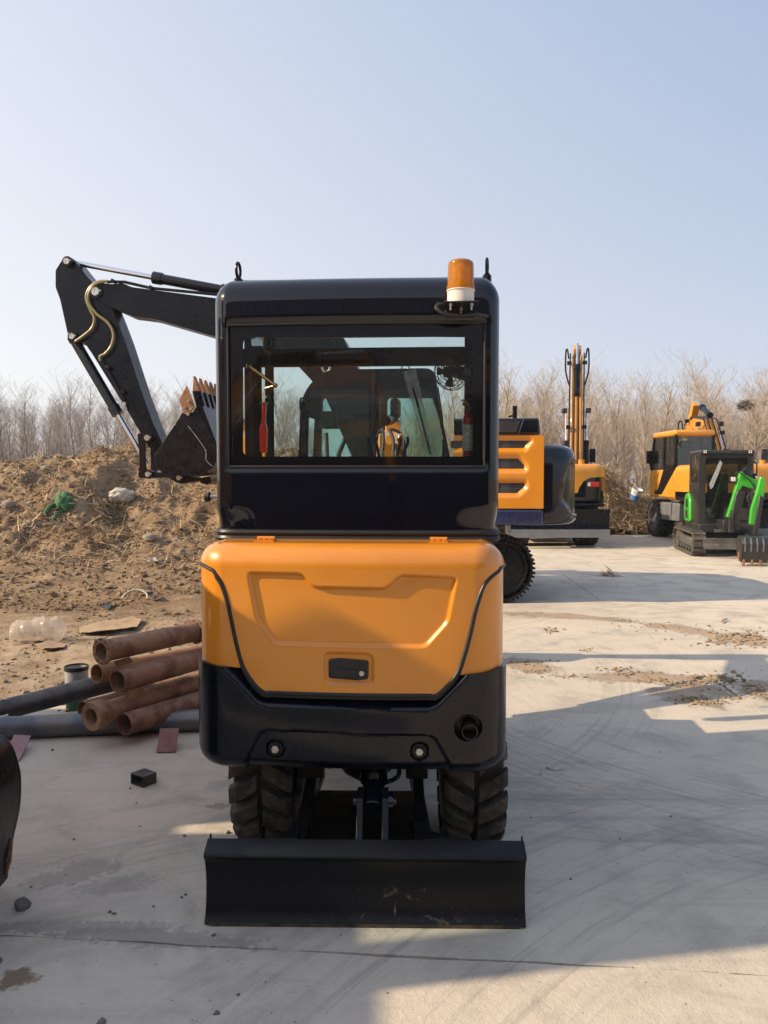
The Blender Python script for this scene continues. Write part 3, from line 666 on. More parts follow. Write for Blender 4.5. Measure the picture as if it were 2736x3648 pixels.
patch('side_panel', ORANGE, mini, ssF, lines(.84, 1.27, .0105), BS, rp, disp=lambda s, t: 0 * s, thick=.02, xf=U)
mb = MB(U); pts = [(-SM, tsL + .02), (-.66, tsL + .012)] + sealL + [((sealL[-1][0] * (1 - k) + sealR[0][0] * k), sealL[-1][1] * (1 - k) + sealR[0][1] * k) for k in np.linspace(.04, .96, 24)] + sealR + [(.66, tsR + .012), (SM, tsR + .02)]
pts = [(p.x, p.y) for p in spline([Vector((a, b2, 0)) for a, b2 in pts], 4)]
mb.tube([BS(a, b2, .002) for a, b2 in pts], .0085, 8); mb.tube([BS(a, b2 - .012 if abs(a) < .5 else b2, .0) for a, b2 in pts], .007, 6); mb.obj('hatch_seal', SEAL, mini)
# counterweight
ridge = [P2(*q) for q in ((60, 560), (205, 722), (262, 775), (352, 868), (395, 880), (1160, 902), (1205, 888), (1345, 748), (1500, 560))]
low = round_poly([P2(*q) for q in ((300, 1133), (372, 1004), (420, 992), (1150, 1018), (1192, 1028), (1272, 1168), (1275, 1330), (298, 1330))], .02, 4)
boltc = [P2(438, 1088), P2(1120, 1100)]; exc = P2(1350, 990)
circ = lambda c, r, n=28: [(c[0] + r * math.cos(6.2832 * k / n), c[1] + r * math.sin(6.2832 * k / n)) for k in range(n)]
class Disp:
    def __init__(s, f, holes): s.f, s.holes = f, holes
    def __call__(s, a, b): return s.f(a, b)
def d_cw(s, t):
    d = np.full_like(s, .014); r = -sd_poly(s, t, ridge)[0]; d = np.where(r > 0, .014 - .05 * np.clip(r / .036, 0, 1), d)
    d -= .012 * sstep(.003, -.006, sd_poly(s, t, low)[0])
    for c in boltc: d -= .022 * sstep(.036, .026, np.hypot(s - c[0], t - c[1]))
    return d
cwp = [(-SM, cwtop[0][1] - .006), (-.6, cwtop[0][1] - .006)] + cwtop[:2] + [cwtop[2]] + [(x, z - .012) for x, z in sealL[6:]] + [(x, z - .012) for x, z in sealR[:3]] + cwtopR + [(.6, cwtopR[-1][1] - .006), (SM, cwtopR[-1][1] - .006), (SM, BS.tmin), (-SM, BS.tmin)]
patch('counterweight', BLACKC, mini, ssC, lines(BS.tmin, .93, .0068), BS, cwp, disp=Disp(d_cw, [circ(exc, .052)]), thick=.03, xf=U)
cw = [o for o in bpy.data.objects if o.name == 'counterweight'][0]
mb = MB(U); mb.bx(-.5, .5, -1.07, -.8, .53, .86); mb.obj('ballast_block', BLACKM, cw)
for c in boltc:
    y = BS(c[0], c[1], 0)[1]; mb = MB(U); mb.cyl((c[0], y + .012, c[1]), (c[0], y + .002, c[1]), .028, n=24); o = mb.obj('washer', BLACKM, cw)
    mb = MB(U); mb.cyl((c[0], y + .01, c[1]), (c[0], y - .012, c[1]), .0155, n=6); mb.obj('bolt', STEEL, cw, bevel=.002)
y = BS(exc[0], exc[1], 0)[1]
mb = MB(U); mb.cyl((exc[0], y - .008, exc[1]), (exc[0], y + .12, exc[1]), .053, n=32, caps=False); mb.cyl((exc[0], y + .11, exc[1]), (exc[0], y + .12, exc[1]), .055, n=32); mb.obj('exhaust_opening', PLASTIC, cw)
mb = MB(U); e0, e1 = Vector((exc[0] + .008, y + .1, exc[1] - .012)), Vector((exc[0] + .008, y - .012, exc[1] - .018)); mb.cyl(e0, e1, .030, n=28, caps=False); mb.cyl(e1, e0, .027, n=28, caps=False)
mb.lathe([(.027, 0), (.030, 0)], e1, 'y', 28); mb.obj('exhaust_pipe', mk('exhaust_steel', (.05, .05, .05), .5, .6), mini)
# door handle in its pocket
hc = P2(786, 708); hy = BS(hc[0], hc[1], -.008)[1]
mb = MB(U); mb.prism(round_poly([P2(*q) for q in ((692, 662), (740, 656), (880, 668), (880, 752), (832, 760), (692, 748))], .008), hy - .014, hy + .01, 'y'); hd = mb.obj('latch_handle', PLASTIC, mini, bevel=.004)
mb = MB(U); mb.prism(round_poly([P2(*q) for q in ((703, 705), (830, 712), (830, 748), (703, 740))], .006), hy - .019, hy - .012, 'y'); mb.obj('pull', PLASTIC, hd, bevel=.003)
k0 = P2(849, 725); mb = MB(U); mb.cyl((k0[0], hy - .019, k0[1]), (k0[0], hy - .01, k0[1]), .0095, n=20); mb.box((k0[0], hy - .0195, k0[1]), (.002, .003, .011)); mb.obj('lock', STEEL, hd)
# hood top, hinges
mb = MB(U); mb.bx(-.59 + .084, .59 - .084, -1.055, -.3, 1.30, 1.3475); mb.obj('hood_top', ORANGE, mini)
for (u0, u1, v) in ((348, 440, 92), (1165, 1256, 98)):
    a, b2 = UP(c2(u0, v), -.95)[0], UP(c2(u1, v), -.95)[0]; h = MB(U); h.bx(a, b2, -.99, -.93, 1.344, 1.352); h.cyl((a + .004, -.945, 1.357), (b2 - .004, -.945, 1.357), .008, n=10)
    for k in (.2, .5, .8): h.hexbolt((a + (b2 - a) * k, -.972, 1.353), 'z', .006, .005)
    h.obj('hinge', ORANGE, mini)
# ---- cab
CS = shell(.588, .83, .075, 1.35, 2.418, .01, .105, .022)
wl, wr = UP(D(490, 850), -.845)[0], UP(D(1048, 850), -.845)[0]; wt, wb = UP(D(760, 698), -.845)[1], UP(D(760, 1008), -.845)[1]
cl = CS.side(-.455); holesC = [(wl, wr, wb, wt)]
sl0, sl1 = CS.side(-.47), CS.side(-.235); sl2, sl3 = CS.side(-.01), CS.side(.235)
holesC += [(-sl1, -sl0, 1.44, 2.27), (-sl3, -sl2, 1.44, 2.27), (sl0, sl3, 1.44, 2.27)]
SE = CS.side(.30)
ss = lines(-SE, SE, .018, wl, wr, -sl0, -sl1, -sl2, -sl3, sl0, sl3)
def d_cab(s, t):
    d = -.012 * sstep(1.48, 1.40, t) * sstep(.38, .56, np.abs(s))
    q = np.maximum(np.maximum(wl - s, s - wr), np.maximum(wb - t, t - wt)); d = d - .012 * sstep(.006, .0, q) * (q < .02)
    return d
patch('cab_shell', BLACKP, mini, ss, lines(1.355, CS.tmax, .018, wb, wt, 1.44, 2.27), CS, None, holesC, d_cab, .03, U)
cab = [o for o in bpy.data.objects if o.name == 'cab_shell'][0]
mb = MB(U); mb.bx(-.588 + .104, .588 - .104, -.75, .30, 2.40, 2.4185); mb.obj('roof_panel', BLACKP, cab)
ci = round_poly([UP(D(*q), -.84) for q in ((523, 727), (1022, 727), (1022, 986), (523, 986))], .03, 6)
rect = [(wl - .001, wb - .001), (wr + .001, wb - .001), (wr + .001, wt + .001), (wl - .001, wt + .001)]
for nm, m_, pl, hol in (('window_border', BORDER, rect, [ci]), ('rear_window', GLASS, ci, [])):
    patch(nm, m_, mini, lines(wl, wr, .012), lines(wb, wt, .012), CS, pl, (), Disp(lambda s, t: np.full_like(s, -.016), hol), 0, U)
mb = MB(U)
fr = [(wl, wb), (wr, wb), (wr, wt), (wl, wt)]; out = []
for i in range(4):
    a, b2 = fr[i], fr[(i + 1) % 4]
    for k in range(12): out.append((a[0] + (b2[0] - a[0]) * k / 12, a[1] + (b2[1] - a[1]) * k / 12))
mb.tube([CS(a, b2, -.008) for a, b2 in out], .006, 6, closed=True); mb.obj('window_gasket', SEAL, cab)
for nm, a, b2 in (('side_window', -sl1, -sl0), ('side_window', -sl3, -sl2), ('side_window', sl0, sl3)):
    patch(nm, GLASSC, cab, lines(a, b2, .05), lines(1.44, 2.27, .2), CS, None, (), lambda s, t: np.full_like(s, -.012), 0, U)
def base_loop(t, d): return [CS(s, t, d) for s in np.linspace(-SE, SE, 120)]
for t, d in ((1.372, -.006), (1.350, .004)):
    mb = MB(U); mb.tube(base_loop(t, d), .0135, 8); mb.obj('base_seal', SEAL, cab)
# front of the cab: pillars, header bar, screens
fx0, fx1 = UP(D(588, 850), .30)[0], UP(D(1003, 850), .30)[0]
z728, z752, z793 = UP(D(800, 729), .30)[1], UP(D(800, 752), .30)[1], UP(D(800, 792), .30)[1]
mb = MB(U); mb.ringprism([(-.588, .9), (.588, .9), (.588, 2.405), (-.588, 2.405)], [(fx0, 1.30), (fx1, 1.30), (fx1, z728), (fx0, z728)], .27, .31, 'y'); mb.obj('front_frame', BLACKM, cab, bevel=.004)
mb = MB(U); mb.bx(fx0, fx1, .272, .305, z793, z752); mb.obj('header_bar', BLACKM, cab, bevel=.006)
for a, b2 in ((1.30, z793), (z752, z728)):
    mb = MB(U); mb.bx(fx0, fx1, .292, .296, a, b2); mb.obj('windscreen', GLASSC, mini)
mb = MB(U); mb.bx(-.56, .56, -.80, .27, 1.20, 1.26); mb.obj('cab_floor', BLACKM, mini)
mb = MB(U); mb.bx(-.24, .24, -.62, -.12, 1.27, 1.38).box((0, -.64, 1.48), (.44, .09, .34), (.15, 0, 0)); mb.obj('seat', mk('seat_vinyl', (.02, .02, .02), .6), mini, bevel=.03)
# eye bolts on the roof
for px, py in ((515, 608), (1052, 598)):
    x, z = UP(D(px, py), -.62); zz = 2.405; mb = MB(U); mb.cyl((x, -.62, zz), (x, -.62, zz + .05), .019, n=8); mb.cyl((x, -.62, zz + .05), (x, -.62, zz + .06), .016, .010, n=12)
    mb.tube([(x + .0035 * math.cos(a), -.62 + .022 * math.cos(a), zz + .088 + .032 * math.sin(a)) for a in np.linspace(0, 6.2832, 21)[:-1]], .0065, 8, closed=True); mb.obj('lifting_eye', BLACKM, mini)
# amber beacon on its bracket
bx_, bz = UP(D(995, 657), -.92); BR = 29 / 531 * .985
m, n, b, o = nt_new('amber_lens'); n.nodes.remove(b); tr = nd(n, 'BsdfTransparent'); tr.inputs[0].default_value = (1, .48, .06, 1); tl = nd(n, 'BsdfTranslucent'); tl.inputs[0].default_value = (1, .45, .03, 1)
df = nd(n, 'BsdfDiffuse'); df.inputs[0].default_value = (.95, .38, .02, 1); gl = nd(n, 'BsdfGlossy'); gl.inputs['Roughness'].default_value = .06
m1, m2, m3 = nd(n, 'MixShader'), nd(n, 'MixShader'), nd(n, 'MixShader'); m1.inputs[0].default_value = .5; m2.inputs[0].default_value = .38; fr_ = nd(n, 'Fresnel'); fr_.inputs[0].default_value = 1.45
n.links.new(tl.outputs[0], m1.inputs[1]); n.links.new(df.outputs[0], m1.inputs[2]); n.links.new(m1.outputs[0], m2.inputs[1]); n.links.new(tr.outputs[0], m2.inputs[2])
n.links.new(fr_.outputs[0], m3.inputs[0]); n.links.new(m2.outputs[0], m3.inputs[1]); n.links.new(gl.outputs[0], m3.inputs[2]); n.links.new(m3.outputs[0], o.inputs[0]); AMBER = m
h1 = 29 / 531; zb = bz; zl = UP(D(995, 628), -.92)[1]; zt = UP(D(995, 563), -.92)[1]
bc = MB(U); bc.lathe([(0, zb), (BR * .97, zb), (BR * .97, zl - .004), (BR * 1.03, zl - .004), (BR * 1.03, zl + .001), (0, zl + .001)], (bx_, -.92, 0), 'z', 36); beacon = bc.obj('beacon_light', WHITEP, mini, bevel=.001)
bc = MB(U); bc.lathe([(BR * 1.02, zl), (BR * 1.02, zl + .016), (BR * .965, zl + .018), (BR * .93, zt - .02), (BR * .88, zt - .008), (BR * .7, zt - .001), (0, zt)], (bx_, -.92, 0), 'z', 40); bc.obj('lens', AMBER, beacon)
bc = MB(U); bc.cyl((bx_, -.92, zl), (bx_, -.92, zl + .03), .02); bc.box((bx_ + .01, -.915, zl + .058), (.045, .004, .05), (0, 0, .6)); bc.cyl((bx_, -.93, zl + .03), (bx_, -.93, zl + .07), .009); bc.obj('reflector', CHROME, beacon)
bk = MB(U); zk0 = UP(D(995, 688), -.85)[1]; bk.bx(bx_ - .066, bx_ + .066, -.985, -.85, zb - .006, zb - .001); bk.bx(bx_ - .06, bx_ + .06, -.866, -.856, zk0, zb); bkt = bk.obj('beacon_bracket', PLASTIC, mini, bevel=.002)
for dx, dy in ((-.04, -.975), (.002, -.90), (.04, -.97)):
    bk = MB(U); bk.cyl((bx_ + dx, dy, zb - .034), (bx_ + dx, dy, zb - .006), .0035, n=8); bk.hexbolt((bx_ + dx, dy, zb - .014), 'z', .007, .005); bk.obj('screw', STEEL, bkt)
bk = MB(U); bk.tube(spline([(bx_ + .11, -.852, zb - .034), (bx_ + .06, -.90, zb - .036), (bx_ - .0, -.93, zb - .045), (bx_ - .06, -.93, zb - .040), (bx_ - .093, -.92, zb - .015), (bx_ - .085, -.90, zb + .006), (bx_ - .06, -.88, zb + .002)], 8), .0075, 8); bk.obj('cable', PLASTIC, bkt)
# rubber stop on the left
x0, z0 = UP(D(470, 1073), -.62); x1 = UP(D(443, 1073), -.62)[0]
mb = MB(U); mb.cyl((-.57, -.62, z0), (x1 + .02, -.62, z0), .008, n=12); mb.hexbolt((-.585, -.62, z0), 'x', .013, .006); dst = mb.obj('door_stop', STEEL, mini)
mb = MB(U); mb.cyl((x1, -.62, z0), (x1 + .022, -.62, z0), .022, n=20); mb.obj('rubber_pad', RUBBER, dst, bevel=.003)
# ---- deck, swing gear, undercarriage
mb = MB(U); mb.bx(-.55, .55, -.95, .85, .78, .92); mb.obj('upper_deck', BLACKM, mini, bevel=.01)
mb = MB(U); mb.bx(-.56, .56, -.36, .28, .92, 1.22); mb.obj('side_skirt', ORANGE, mini, bevel=.02)
mb = MB(UC); mb.cyl((0, 0, .60), (0, 0, .78), .33, n=40); mb.obj('swing_ring', BLACKD, mini)
mb = MB(UC); mb.bx(-.26, -.17, -.86, .95, .36, .60).bx(.17, .26, -.86, .95, .36, .60).bx(-.17, .17, -.3, .3, .52, .60).bx(-.18, -.09, -.68, -.5, .44, .60).bx(.10, .19, -.68, -.5, .44, .60); mb.obj('chassis', BLACKD, mini, bevel=.006)
for yy in (-.60, .68):
    mb = MB(UC); mb.cyl((-.38, yy, .36), (.38, yy, .36), .05, n=20); mb.sphere((0, yy, .36), .12, 2, (1.1, 1, .9)); mb.obj('axle', BLACKD, mini)
    for sd, q0, q1 in ((-1, 505, 635), (1, 945, 1094)):
        w0, w1 = FU.Y(D(q0, 1740), -.72)[0], FU.Y(D(q1, 1740), -.72)[0]; wheel(mini, ((w0 + w1) / 2 + (.022 if sd < 0 else -.004), yy, .36), .36, .25, sd, BLACKM, UC, nl=20)
# the blade: satin black with dried mud splashes low on the face
m, n, b, o = nt_new('blade_paint'); v = nd(n, 'TexCoord').outputs['Object']; s3 = nd(n, 'SeparateXYZ'); n.links.new(v, s3.inputs[0])
mp = nd(n, 'Mapping'); mp.inputs['Scale'].default_value = (1, 1, 1.3); n.links.new(v, mp.inputs[0])
spl = mth(n, 'MULTIPLY', ramp(n, noise(n, mp.outputs[0], 17, 6, .7, 1.2), .60, .68), ramp(n, noise(n, v, 3.1, 2), .42, .6))
spk = ramp(n, noise(n, v, 120, 2, .6), .69, .74); low_ = mth(n, 'MULTIPLY', ramp(n, s3.outputs['Z'], .20, .02), mth(n, 'MULTIPLY', ramp(n, s3.outputs['X'], -.35, .0), 1.0))
f = mth(n, 'MULTIPLY', mth(n, 'MAXIMUM', mth(n, 'MULTIPLY', spl, .55), mth(n, 'MULTIPLY', spk, .5)), low_)
c = mixc(n, f, (.003, .0034, .0058), (.20, .16, .12)); c = mixc(n, mth(n, 'MULTIPLY', ramp(n, noise(n, v, 60, 3), .6, .72), .10), c, (.12, .10, .09)); n.links.new(c, b.inputs['Base Color'])
n.links.new(ramp(n, noise(n, v, 5, 5), .3, .7, .28, .42), b.inputs['Roughness']); b.inputs['Specular IOR Level'].default_value = .3; BLADEP = m
bl, br_ = FU.Y(D(441, 1950), -1.31)[0], FU.Y(D(1137, 1950), -1.31)[0]
prof = [(-1.315, .006), (-1.292, .05), (-1.281, .11), (-1.283, .17), (-1.298, .225), (-1.318, .252), (-1.312, .264), (-1.252, .292), (-1.242, .284), (-1.262, .24), (-1.262, .1), (-1.272, .05), (-1.296, .004)]
prof = [(p.x, p.y) for p in spline([Vector((a, b2, 0)) for a, b2 in prof[:6]], 4)] + prof[6:]
mb = MB(UC); mb.prism(prof, bl, br_, 'x'); blade = mb.obj('dozer_blade', BLADEP, mini, bevel=.003, ang=50)
for x in (bl, br_ - .012):
    mb = MB(UC); mb.prism([(-1.30, .01), (-1.24, .02), (-1.225, .288), (-1.235, .302), (-1.25, .27)], x + (.0 if x < 0 else 0) + .004, x + .010, 'x'); mb.obj('end_plate', BLACKD, blade, bevel=.002)
mb = MB(UC); mb.bx(bl + .02, br_ - .02, -1.315, -1.296, .0005, .012); mb.obj('cutting_edge', mk('worn_edge_steel', (.14, .10, .07), .5, .6, 0, (.05, .045, .04), 20), blade)
for sd in (-1, 1):
    mb = MB(UC); mb.prism([(sd * .335, -1.25), (sd * .225, -1.25), (sd * .185, -.60), (sd * .235, -.60), (sd * .26, -1.17)], .262, .292, 'z'); mb.prism([(-1.26, .10), (-1.25, .275), (-.6, .42), (-.6, .33)], sd * .22 - .022, sd * .22 + .022, 'x'); mb.obj('blade_arm', BLACKD, mini, bevel=.004)
x0 = FU.Y(D(806, 1780), -1.1)[0]
mb = MB(UC); mb.prism([(-1.245, .235), (-1.245, .247), (-.62, .215), (-.62, .203)], -.215, .215, 'x'); mb.obj('belly_plate', BLACKD, mini)
for dx in (-.047, .047):
    mb = MB(UC); mb.prism([(-1.25, .20), (-1.25, .285), (-1.15, .40), (-1.09, .42), (-1.06, .38), (-1.10, .28), (-1.14, .2)], x0 + dx - .012, x0 + dx + .012, 'x'); mb.obj('blade_bracket', BLACKM, mini, bevel=.003)
mb = MB(UC); mb.cyl((x0 - .075, -1.10, .365), (x0 + .082, -1.10, .365), .026, n=20); mb.hexbolt((x0 + .084, -1.10, .365), 'x', .016, .004); mb.obj('blade_pin', BLACKP, mini)
mb = MB(UC); mb.cyl((x0 + .052, -1.10, .365), (x0 + .075, -1.10, .365), .04, n=24); mb.obj('pin_collar', BLACKP, mini)
ram(mini, (x0, -.62, .60), (x0, -1.10, .365), .045, .78, 'blade_cylinder', BLACKP, UC)
mb = MB(UC); mb.cyl((x0, -1.135, .35), (x0, -1.03, .398), .043, n=24); mb.obj('cylinder_eye', BLACKP, mini, bevel=.004)
mb = MB(UC); mb.tube(spline([(x0 + .05, -1.02, .41), (x0 + .085, -.99, .415), (x0 + .10, -.97, .44), (x0 + .10, -.85, .56), (x0 + .10, -.7, .6)], 6), .009, 8); mb.obj('oil_pipe', BLACKP, mini)
# ---- front attachment of the small machine (beyond its cab)
mb = MB(U); mb.prism([(.75, .62), (1.0, .62), (1.06, .8), (1.06, 1.0), (.75, 1.0)], -.16, .16, 'x'); mb.obj('boom_post', ORANGE, mini, bevel=.01)
mb = MB(U); mb.prism([(.88, .72), (1.06, .72), (1.55, 1.62), (2.35, 1.86), (2.35, 1.98), (1.45, 1.86), (1.28, 1.74)], -.075, .075, 'x'); boom = mb.obj('boom', ORANGE, mini, bevel=.008)
mb = MB(U); mb.prism([(2.28, 2.04), (2.42, 2.02), (2.72, .92), (2.62, .88), (2.25, 1.8)], -.06, .06, 'x'); mb.obj('arm', ORANGE, mini, bevel=.008)
mb = MB(U); mb.prism([(2.60, .92), (2.78, .9), (2.9, .55), (2.72, .25), (2.42, .22), (2.36, .3), (2.52, .48), (2.5, .8)], -.22, .22, 'x'); mb.obj('bucket', BLACKM, mini, bevel=.008)
ram(mini, (0, 1.35, 1.98), (0, 2.3, 2.06), .03, .6, 'arm_cylinder', BLACKM, U); ram(mini, (.0, 1.16, .86), (.0, 1.72, 1.55), .035, .6, 'boom_cylinder', BLACKM, U)
for k in (-1, 1):
    a = UP(D(838 + k * 12, 985), .62); mb = MB(U); mb.tube(spline([(a[0], .62, 1.60), (a[0], .62, a[1]), (a[0] - k * .004, .66, a[1] + .10), (a[0] - k * .01 - .015, .72, a[1] + .16), (a[0] + k * .035, .80, a[1] + .14), (a[0] + k * .06, .86, a[1] + .05), (a[0] + k * .06, .9, a[1] - .1)], 8), .0095, 8); mb.obj('hydraulic_hose', PLASTIC, mini)
    mb = MB(U); mb.cyl((a[0], .62, a[1] - .015), (a[0], .62, a[1] + .03), .013, n=8); mb.obj('hose_fitting', STEEL, mini)
a, b2 = UP(D(818, 990), .70), UP(D(872, 937), .70); zt_ = b2[1]
mb = MB(U); mb.prism([(a[0], 1.3), (b2[0], 1.3), (b2[0], zt_), (b2[0] - .03, zt_), (b2[0] - .045, zt_ - .06), (a[0] + .045, zt_ - .06), (a[0] + .03, zt_), (a[0], zt_)], .68, .74, 'y'); mb.obj('boom_head', ORANGE, mini, bevel=.008)
for px, dx in ((800, .018), (815, .012), (862, -.012), (876, -.018)):
    a = UP(D(px, 985), .10); mb = MB(U); mb.tube(spline([(a[0] + dx, .10, 1.35), (a[0] + dx * .9, .10, a[1] - .03), (a[0] - dx * .6, .11, a[1] + .07), (a[0] - dx * .5, .11, a[1] + .10)], 6), .0085, 8); mb.obj('control_lever', mk('lever_grip', (.05, .06, .085), .4), mini)
# ---- loose things in the cab
px, pz = UP(D(975, 803), -.45); fan = thing('cab_fan', 'black wire caged electric fan in the rear corner of the cab', 'fan', (-.065, 4.04, 0)); FX = U @ Matrix.Translation((px, -.45, pz)) @ Matrix.Rotation(R(-28), 4, 'Z') @ Matrix.Rotation(R(8), 4, 'X')
mb = MB(FX); FRr = .083
for rr, yy in ((1, 0), (.93, -.02), (.8, -.032), (.62, -.04), (.42, -.045), (.22, -.047), (1, .02), (.75, .04), (.5, .045)):
    mb.tube([(FRr * rr * math.cos(t), yy, FRr * rr * math.sin(t)) for t in np.linspace(0, 6.2832, 41)[:-1]], .0016, 4, closed=True)
for k in range(22):
    t0 = k / 22 * 6.2832; mb.tube([(FRr * q * math.cos(t0 + (1 - q) * 1.1), -.047 + .047 * max(0, (q - .4) / .6) ** 2, FRr * q * math.sin(t0 + (1 - q) * 1.1)) for q in np.linspace(.18, 1, 8)], .0013, 4)
mb.obj('cage', PLASTIC, fan)
mb = MB(FX); mb.cyl((0, -.04, 0), (0, .06, 0), .026, n=20)
for k in range(4):
    t0 = k * 1.5708; q = [(.02, -.25), (.066, -.45), (.07, .15), (.02, .35)]
    vv = [mb.bm.verts.new((r * math.cos(t0 + a), -.012 + .016 * a, r * math.sin(t0 + a))) for r, a in q]; mb.bm.faces.new(vv)
mb.obj('blades', PLASTIC, fan); mb = MB(FX); mb.cyl((0, .05, 0), (.03, .10, -.02), .03, n=16); mb.tube([(0, .09, 0), (.05, .12, .03), (.08, .1, .1)], .012, 8); mb.obj('motor', PLASTIC, fan)
ex, ez = UP(D(1011, 985), -.74); ezt = UP(D(1011, 892), -.74)[1]
fe = thing('fire_extinguisher', 'small red fire extinguisher with white label strapped beside the rear window', 'extinguisher', (-.065, 4.04, 0))
mb = MB(U); rr = .023; mb.lathe([(0, ez - .09), (rr, ez - .085), (rr, ezt - .03), (rr * .8, ezt - .012), (rr * .35, ezt), (rr * .3, ezt + .012), (0, ezt + .012)], (ex, -.74, 0), 'z', 28); mb.obj('cylinder', RED, fe)
m, n, b, o = nt_new('printed_label'); v = nd(n, 'TexCoord').outputs['Object']; s3 = nd(n, 'SeparateXYZ'); n.links.new(v, s3.inputs[0]); ln = mth(n, 'FRACT', mth(n, 'MULTIPLY', s3.outputs['Z'], 110.0))
c = mixc(n, mth(n, 'MULTIPLY', ramp(n, ln, .55, .6), ramp(n, noise(n, v, 120, 2), .42, .5)), (.75, .74, .72), (.25, .25, .27)); n.links.new(c, b.inputs['Base Color'])
mb = MB(U); mb.lathe([(rr + .0012, ez + .022), (rr + .0012, ezt - .05)], (ex, -.74, 0), 'z', 28); mb.obj('label_sheet', m, fe)
mb = MB(U); mb.bx(ex - .012, ex + .012, -.76, -.72, ezt + .01, ezt + .028); mb.tube([(ex - .01, -.75, ezt + .025), (ex - .028, -.76, ezt + .05), (ex + .02, -.76, ezt + .055)], .004, 6); mb.obj('valve', PLASTIC, fe)
wx, wz = UP(D(1006, 870), -.60); mb = MB(U); mb.prism([(wx - .018, wz - .012), (wx + .018, wz - .012), (wx, wz + .018)], -.602, -.598, 'y'); mb.obj('warning_sticker', YELLOW, mini)
hx0, hz0 = UP(D(570, 872), -.28); hz1 = UP(D(570, 978), -.28)[1]
eh = thing('emergency_hammer', 'red emergency hammer clipped to the left cab pillar', 'hammer', (-.065, 4.04, 0))
mb = MB(U); mb.prism(round_poly([(hx0 - .016, hz1), (hx0 + .012, hz1), (hx0 + .016, hz0 - .12), (hx0 + .008, hz0 - .09), (hx0 + .012, hz0), (hx0 - .004, hz0 + .005), (hx0 - .008, hz0 - .09), (hx0 - .018, hz0 - .12)], .004), -.295, -.265, 'y'); mb.obj('handle', RED, eh, bevel=.004)
mb = MB(U); mb.cyl((hx0 - .02, -.28, hz0), (hx0 + .016, -.28, hz0), .007, n=10); mb.obj('head', STEEL, eh)
a, b2 = UP(D(537, 790), -.45), UP(D(595, 833), -.30); mb = MB(U); mb.tube([(a[0], -.45, a[1]), (b2[0], -.30, b2[1])], .0085, 10); mb.sphere((a[0], -.45, a[1]), .012); mb.sphere((b2[0], -.3, b2[1]), .011); mb.tube([(b2[0], -.3, b2[1]), (b2[0] - .05, -.28, b2[1] - .01), (b2[0] - .06, -.24, b2[1] - .01)], .006, 8); mb.obj('grab_handle', mk('brass_handle', (.5, .40, .26), .25, 1), mini)
m, n, b, o = nt_new('cling_film'); n.nodes.remove(b); tr = nd(n, 'BsdfTransparent'); tr.inputs[0].default_value = (.93, .94, .95, 1); df = nd(n, 'BsdfTranslucent'); df.inputs[0].default_value = (.85, .86, .87, 1); d2_ = nd(n, 'BsdfPrincipled'); d2_.inputs['Base Color'].default_value = (.8, .8, .8, 1); d2_.inputs['Roughness'].default_value = .25
v = nd(n, 'TexCoord').outputs['Object']; mp = nd(n, 'Mapping'); mp.inputs['Scale'].default_value = (30, 8, 8); n.links.new(v, mp.inputs[0]); nz = noise(n, mp.outputs[0], 2, 4)
bp = nd(n, 'Bump'); bp.inputs['Distance'].default_value = .02; n.links.new(nz, bp.inputs['Height']); n.links.new(bp.outputs[0], d2_.inputs['Normal'])
m1, m2 = nd(n, 'MixShader'), nd(n, 'MixShader'); m1.inputs[0].default_value = .5; n.links.new(df.outputs[0], m1.inputs[1]); n.links.new(d2_.outputs[0], m1.inputs[2]); n.links.new(ramp(n, nz, .3, .7, .45, .85), m2.inputs[0]); n.links.new(tr.outputs[0], m2.inputs[1]); n.links.new(m1.outputs[0], m2.inputs[2]); n.links.new(m2.outputs[0], o.inputs[0]); FILM = m
wp = thing('wrapped_wiper', 'windscreen wiper still wrapped in clear plastic inside the front screen', 'wiper', (-.065, 4.04, 0))
a0, a1 = UP(D(884, 800), .25), UP(D(932, 990), .25); mb = MB(U); a0, a1 = Vector((a0[0], .25, a0[1])), Vector((a1[0], .25, a1[1])); e = (a1 - a0).normalized(); sdv = Vector((e.z, 0, -e.x))
V = []
for t in np.linspace(0, 1, 14):
    w = .036 - .012 * t; c = a0.lerp(a1, t); V.append([mb.bm.verts.new(c + sdv * w * u + Vector((0, -.012 * (1 - u * u) * math.cos(t * 9 + u * 2), 0))) for u in (-1, -.5, 0, .5, 1)])
for p, q in zip(V, V[1:]):
    for k in range(4): mb.bm.faces.new((p[k], p[k + 1], q[k + 1], q[k]))
mb.obj('plastic_sleeve', FILM, wp, ang=60)
mb = MB(U); mb.tube([a0.lerp(a1, .42), a0.lerp(a1, 1.0)], .0065, 6); mb.obj('wiper_blade', mk('green_tape', (.06, .5, .12), .4), wp); mb = MB(U); mb.tube([a0.lerp(a1, .2) + sdv * .003, a0.lerp(a1, .45)], .006, 6); mb.obj('wiper_arm', PLASTIC, wp)
